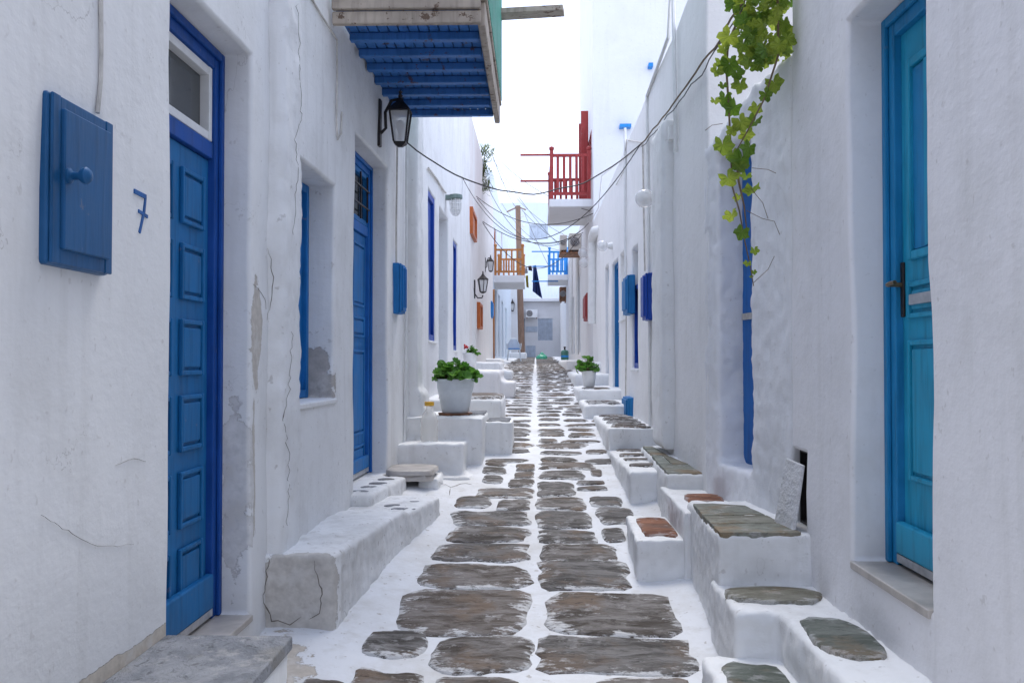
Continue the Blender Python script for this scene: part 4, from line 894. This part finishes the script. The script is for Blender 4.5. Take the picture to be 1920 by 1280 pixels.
def pot(name, label, c, rim, base, hgt, mat, ribs=True):
    t = empty(name, c, label, 'flower pot')
    pr = [(0, 0), (base * .9, 0), (base, .012), (base + (rim - base) * .55, hgt * .6)]
    if ribs: pr += [(base + (rim - base) * .62, hgt * .62), (base + (rim - base) * .66, hgt * .70), (base + (rim - base) * .70, hgt * .705), (base + (rim - base) * .74, hgt * .78)]
    pr += [(rim * .93, hgt * .90), (rim, hgt * .905), (rim * 1.01, hgt * .985), (rim * .97, hgt), (rim * .90, hgt * .98), (rim * .86, hgt * .86)]
    MB().lathe(c, pr, 36).build('pot', M[mat], t, smooth=True)
    MB().lathe((c[0], c[1], c[2] + hgt * .86), [(rim * .87, 0), (rim * .4, .012), (0, .016)], 20).build('soil', M['soil'], t, smooth=True)
    return t
def fill_plant(t, c, n, spread, hgt, size, rg, meshes=GL, lean=(0, 0)):
    st = MB()
    for i in range(n):
        a = rg.uniform(0, 2 * math.pi); r = spread * math.sqrt(rg.random()); h_ = hgt * (.75 + .7 * noise.noise((math.cos(a) * 1.5 + c[0], math.sin(a) * 1.5, r * 6))) * (1 - .55 * (r / spread) ** 2) * rg.uniform(.35, 1) + .1 * hgt * noise.noise((a, r * 9, 1))
        p = Vector((c[0] + r * math.cos(a) + lean[0] * h_, c[1] + r * math.sin(a) + lean[1] * h_, c[2] + h_))
        tl_ = r / spread * .8; leaf(t, meshes, p, size * rg.uniform(.7, 1.2), Euler((-tl_ * math.sin(a) * -1 + rg.uniform(.0, .8), tl_ * math.cos(a) + rg.uniform(-.4, .4), rg.uniform(0, 6.28))), rg)
        st.tube([(c[0] + r * .3 * math.cos(a), c[1] + r * .3 * math.sin(a), c[2]), p.lerp(Vector((c[0], c[1], c[2])), .35) + Vector((0, 0, .02)), p], .003, 4, False)
    st.build('stems', M['stem'], t)
c = (-.745, 8.86, EYE - .475)
t = pot('potted_geranium', 'large grey white plastic pot of leafy green geranium', c, .185, .125, .315, 'plastic')
MB().lathe((c[0], c[1], c[2] - .025), [(.0, 0), (.15, 0), (.16, .025), (.0, .026)], 24).build('saucer', M['rust'], t)
fill_plant(t, (c[0], c[1], c[2] + .27), 120, .205, .21, .088, rg)
c = (-.98, 14.3, EYE - .115); t = pot('potted_geranium', 'white pot with one red geranium flower on the left', c, .115, .08, .24, 'white_paint', False)
fill_plant(t, (c[0] + .03, c[1], c[2] + .2), 40, .10, .14, .06, rg)
f = MB()
for k in range(14):
    q = Vector((c[0] - .06, c[1] - .03, c[2] + .33)) + Vector((rg.uniform(-1, 1), rg.uniform(-1, 1), rg.uniform(-1, 1))) * .03; f.lathe(q, [(0, -.012), (.017, 0), (0, .014)], 6)
f.build('flower', M['redleaf'], t)
c = (.72, 13.1, EYE - .35); t = pot('potted_plant', 'small white pot with a bushy green plant on the right ledge', c, .105, .075, .22, 'white_paint', False)
fill_plant(t, (c[0] - .03, c[1], c[2] + .18), 60, .15, .22, .075, rg)
def shrub(c, w_, h_, n, label):
    t = empty('rooftop_shrub', c, label, 'shrub'); mb = MB()
    for i in range(n):
        p = Vector(c) + Vector((rg.gauss(0, w_ * .4), rg.gauss(0, w_ * .4), rg.uniform(0, h_))); d = Vector((rg.uniform(-1, 1), rg.uniform(-1, 1), rg.uniform(-.3, 1))).normalized(); s = d.cross(Vector((0, 0, 1))).normalized() * .014
        mb.add([p, p + d * .08 + s, p + d * .19, p + d * .08 - s], [(0, 1, 2, 3)])
    mb.build('foliage', M['olive'], t); MB().tube([Vector(c) + Vector((-.2, 0, -.2)), Vector(c) + Vector((0, 0, h_ * .4)), Vector(c) + Vector((.05, 0, h_))], [.02, .014, .006], 6).build('stem', M['stem'], t)
p = atY(906, 362, 22); shrub((p.x, 22, p.z), .22, 1.05, 620, 'thin leaved grey green shrub spilling from the left roof')

# ---------------------------------------------------------------- small things
c = (-.93, 8.36, EYE - .70); t = empty('plastic_bottle', c, 'clear plastic water bottle with a yellow cap on the white block', 'bottle')
MB().lathe(c, [(0, 0), (.07, 0), (.078, .02), (.074, .06), (.078, .10), (.074, .14), (.078, .18), (.06, .24), (.03, .28), (.028, .31)], 18).build('body', M['clear'], t, smooth=True)
MB().lathe((c[0], c[1], c[2] + .312), [(0, 0), (.042, 0), (.042, .035), (0, .038)], 14).build('cap', M['yellow'], t)
# laundry between the far balconies
def cloth(name, pts, label, mat, Y, folds=3, amp=.06):
    (x0, y0), (x1, y1), (x2, y2), (x3, y3) = pts; n, m_ = 12, 14; vs = []
    for j in range(m_ + 1):
        for i in range(n + 1):
            f, g = i / n, j / m_; px = (x0 * (1 - f) + x1 * f) * (1 - g) + (x3 * (1 - f) + x2 * f) * g; py_ = (y0 * (1 - f) + y1 * f) * (1 - g) + (y3 * (1 - f) + y2 * f) * g
            p = atY(px, py_, Y); p.y += amp * math.sin(f * folds * 6.28) * (.3 + g) + .05 * noise.noise((f * 3, g * 3, Y)); vs.append(p)
    mb = MB(); mb.add(vs, [(j * (n + 1) + i, j * (n + 1) + i + 1, (j + 1) * (n + 1) + i + 1, (j + 1) * (n + 1) + i) for j in range(m_) for i in range(n)])
    o = mb.build(name, M[mat], None, smooth=True); md = o.modifiers.new('s', 'SOLIDIFY'); md.thickness = .008
    tag(o, label, 'laundry', 'laundry hung across the lane'); return o
cloth('towel', [(1000, 498), (1005, 497), (1017, 560), (999, 546)], 'navy blue towel hanging across the lane', 'navycloth', 37)
cloth('garment', [(990, 499), (996, 498), (998, 508), (991, 507)], 'small maroon garment left of the navy towel', 'darkcloth', 36.6); cloth('garment', [(985, 517), (990, 516), (991, 540), (987, 538)], 'narrow yellow garment hanging below the maroon one', 'yelcloth', 36.8)
cloth('garment', [(981, 503), (988, 499), (990, 512), (981, 514)], 'pale garment hanging beside the orange balcony', 'paleclth', 36.7)
cable(atX(943.5, 499, -1.27), atY(1062, 495, 37), .05, 'laundry line across the lane', .01, 'lightwire')
# plastic chair
cx, cy = -.80, 35.0; zc = zs(cy) + .02
t = empty('plastic_chair', (cx, cy, zc), 'white plastic armchair standing on the left of the far lane', 'chair')
MB().box(cx - .22, cx + .22, cy - .22, cy + .22, zc + .40, zc + .43).build('seat', M['plastic'], t, bevel=.02)
bk = MB(); n = 10; vs = []
for j in range(7):
    for i in range(n + 1): f = i / n - .5; g = j / 6; wd = .46 * (1 - .35 * max(0, g - .6) / .4 * abs(f) * 2); vs.append((cx - .02 + f * wd, cy + .20 + .10 * g - .10 * (f * 2) ** 2, zc + .43 + .42 * g * (1 - .25 * (abs(f) * 2) ** 3)))
bk.add(vs, [(j * (n + 1) + i, j * (n + 1) + i + 1, (j + 1) * (n + 1) + i + 1, (j + 1) * (n + 1) + i) for j in range(6) for i in range(n)]); o = bk.build('backrest', M['plastic'], t, smooth=True); o.modifiers.new('s', 'SOLIDIFY').thickness = .02
for sx in (-1, 1):
    for sy in (-1, 1): MB().tube([(cx + sx * .2, cy + sy * .2, zc + .41), (cx + sx * .25, cy + sy * .25, zc)], [.025, .02], 8).build('leg', M['plastic'], t, smooth=True)
    MB().tube([(cx + sx * .24, cy - .22, zc + .42), (cx + sx * .26, cy - .2, zc + .62), (cx + sx * .25, cy + .2, zc + .64)], .02, 8).build('armrest', M['plastic'], t, smooth=True)
MB().box(cx - .21, cx + .21, cy - .2, cy + .2, zc + .435, zc + .47).build('cushion', M['sky'], t, bevel=.015)
c = (.82, 27.4, EYE + .035); t = empty('gas_drum', c, 'small blue green drum on the far right ledge', 'drum')
MB().lathe(c, [(0, 0), (.10, 0), (.11, .02), (.11, .22), (.085, .27), (.03, .29)], 18).build('body', M['gas'], t, smooth=True); MB().lathe((c[0], c[1], c[2] + .29), [(.025, 0), (.025, .06), (.035, .06), (.035, .09), (0, .092)], 10).build('valve', M['iron'], t); MB().lathe((c[0], c[1], c[2] + .08), [(.112, 0), (.112, .05)], 18).build('band', M['sky'], t)
p = atY(1016, 672, 44); p.z = zs(44)
bm_ = MB(); bm_.lathe((p.x, 44, p.z - .02), [(.22, 0), (.28, .07), (.24, .16), (.12, .24), (.05, .30), (.08, .34), (0, .33)], 12)
tag(bm_.build('rubbish_bag', M['greenbag'], None, smooth=True, disp=.1, remesh=.04), 'green plastic bag on the ground at the end of the lane', 'bag')
p = atY(984, 655, 46); t = masonry('wall_stub', 'low white plinth at the foot of the utility pole', 'plinth', [(rect(-1.4, -.45, 46.2, 47.6), e + .42)], voxel=.06)

for (x0, x1, y0, y1) in ((1162, 1191, 239, 233), (1216, 1232, 126, 119)):
    p, q = atY(x0, y0, 18.4), atY(x1, y1, 18.4); MB().box(p.x, q.x - .08, 18.35, 18.7, p.z, q.z).build('beam_end', M['sky'], HR3)

# ---------------------------------------------------------------- hairline cracks in the whitewash, lying on the real surfaces
bpy.context.view_layer.update(); DG = bpy.context.evaluated_depsgraph_get()
M['crack'] = simple('crack_shadow', (.20, .175, .15), .95)
def crack(parent, path, wd=.004, jit=3.0, seed=0):
    rg = random.Random(seed); pts = []; q = []
    for (a, b) in zip(path, path[1:]):
        n = max(2, int(math.hypot(b[0] - a[0], b[1] - a[1]) / 9))
        q += [(a[0] + (b[0] - a[0]) * i / n + rg.uniform(-jit, jit), a[1] + (b[1] - a[1]) * i / n + rg.uniform(-jit, jit)) for i in range(n)]
    for px, py_ in q + [path[-1]]:
        ok, loc, nor, _, ob, _ = sc.ray_cast(DG, CAM, ray(px, py_).normalized())
        if ok: pts.append((loc.copy(), nor.copy()))
    pts = [p for i, p in enumerate(pts) if i == 0 or (p[0] - pts[i - 1][0]).length < .25]
    if len(pts) < 3: return
    vs = []; n = len(pts)
    for i, (p, nr) in enumerate(pts):
        t = (pts[min(i + 1, n - 1)][0] - pts[max(i - 1, 0)][0]).normalized(); sd_ = nr.cross(t).normalized()
        w_ = wd * (.25 + .75 * math.sin(math.pi * i / (n - 1))) * rg.uniform(.5, 1.2) * .5
        vs += [p + nr * .0015 + sd_ * w_, p + nr * .003, p + nr * .0015 - sd_ * w_]
    mb = MB(); mb.add(vs, [(3 * i + k, 3 * i + k + 1, 3 * i + k + 4, 3 * i + k + 3) for i in range(n - 1) for k in (0, 1)]); mb.build('crack', M['crack'], parent)
crack(HL1, [(548, 620), (544, 680), (541, 740), (531, 790), (540, 850), (541, 920), (538, 985)], .005, 3, 1)
crack(HL1, [(556, 5), (562, 120), (563, 225), (552, 260), (557, 310), (549, 440)], .005, 3, 2)
crack(HL1, [(503, 465), (511, 500), (509, 560), (500, 600)], .004, 3, 3); crack(HL1, [(475, 535), (492, 550), (498, 580)], .005, 3, 4)
for k, pth in enumerate(([(75, 965), (150, 1010), (190, 1025), (250, 1020)], [(215, 872), (250, 858), (272, 865)])): crack(HL1, pth, .0013, 2, 10 + k)
BN = [o for o in bpy.data.objects if o.get('label', '').startswith('long whitewashed bench')][0]
crack(BN, [(505, 1038), (497, 1090), (494, 1135), (512, 1162), (545, 1168), (565, 1155)], .009, 3, 5); crack(BN, [(588, 1048), (598, 1085), (604, 1112), (597, 1150), (580, 1160)], .006, 3, 6)
PB = [o for o in bpy.data.objects if o.get('label', '').startswith('stepped white masonry')][0]
crack(PB, [(823, 905), (845, 914), (866, 907), (884, 908)], .016, 2, 7); crack(PB, [(845, 914), (843, 928)], .012, 1, 8)
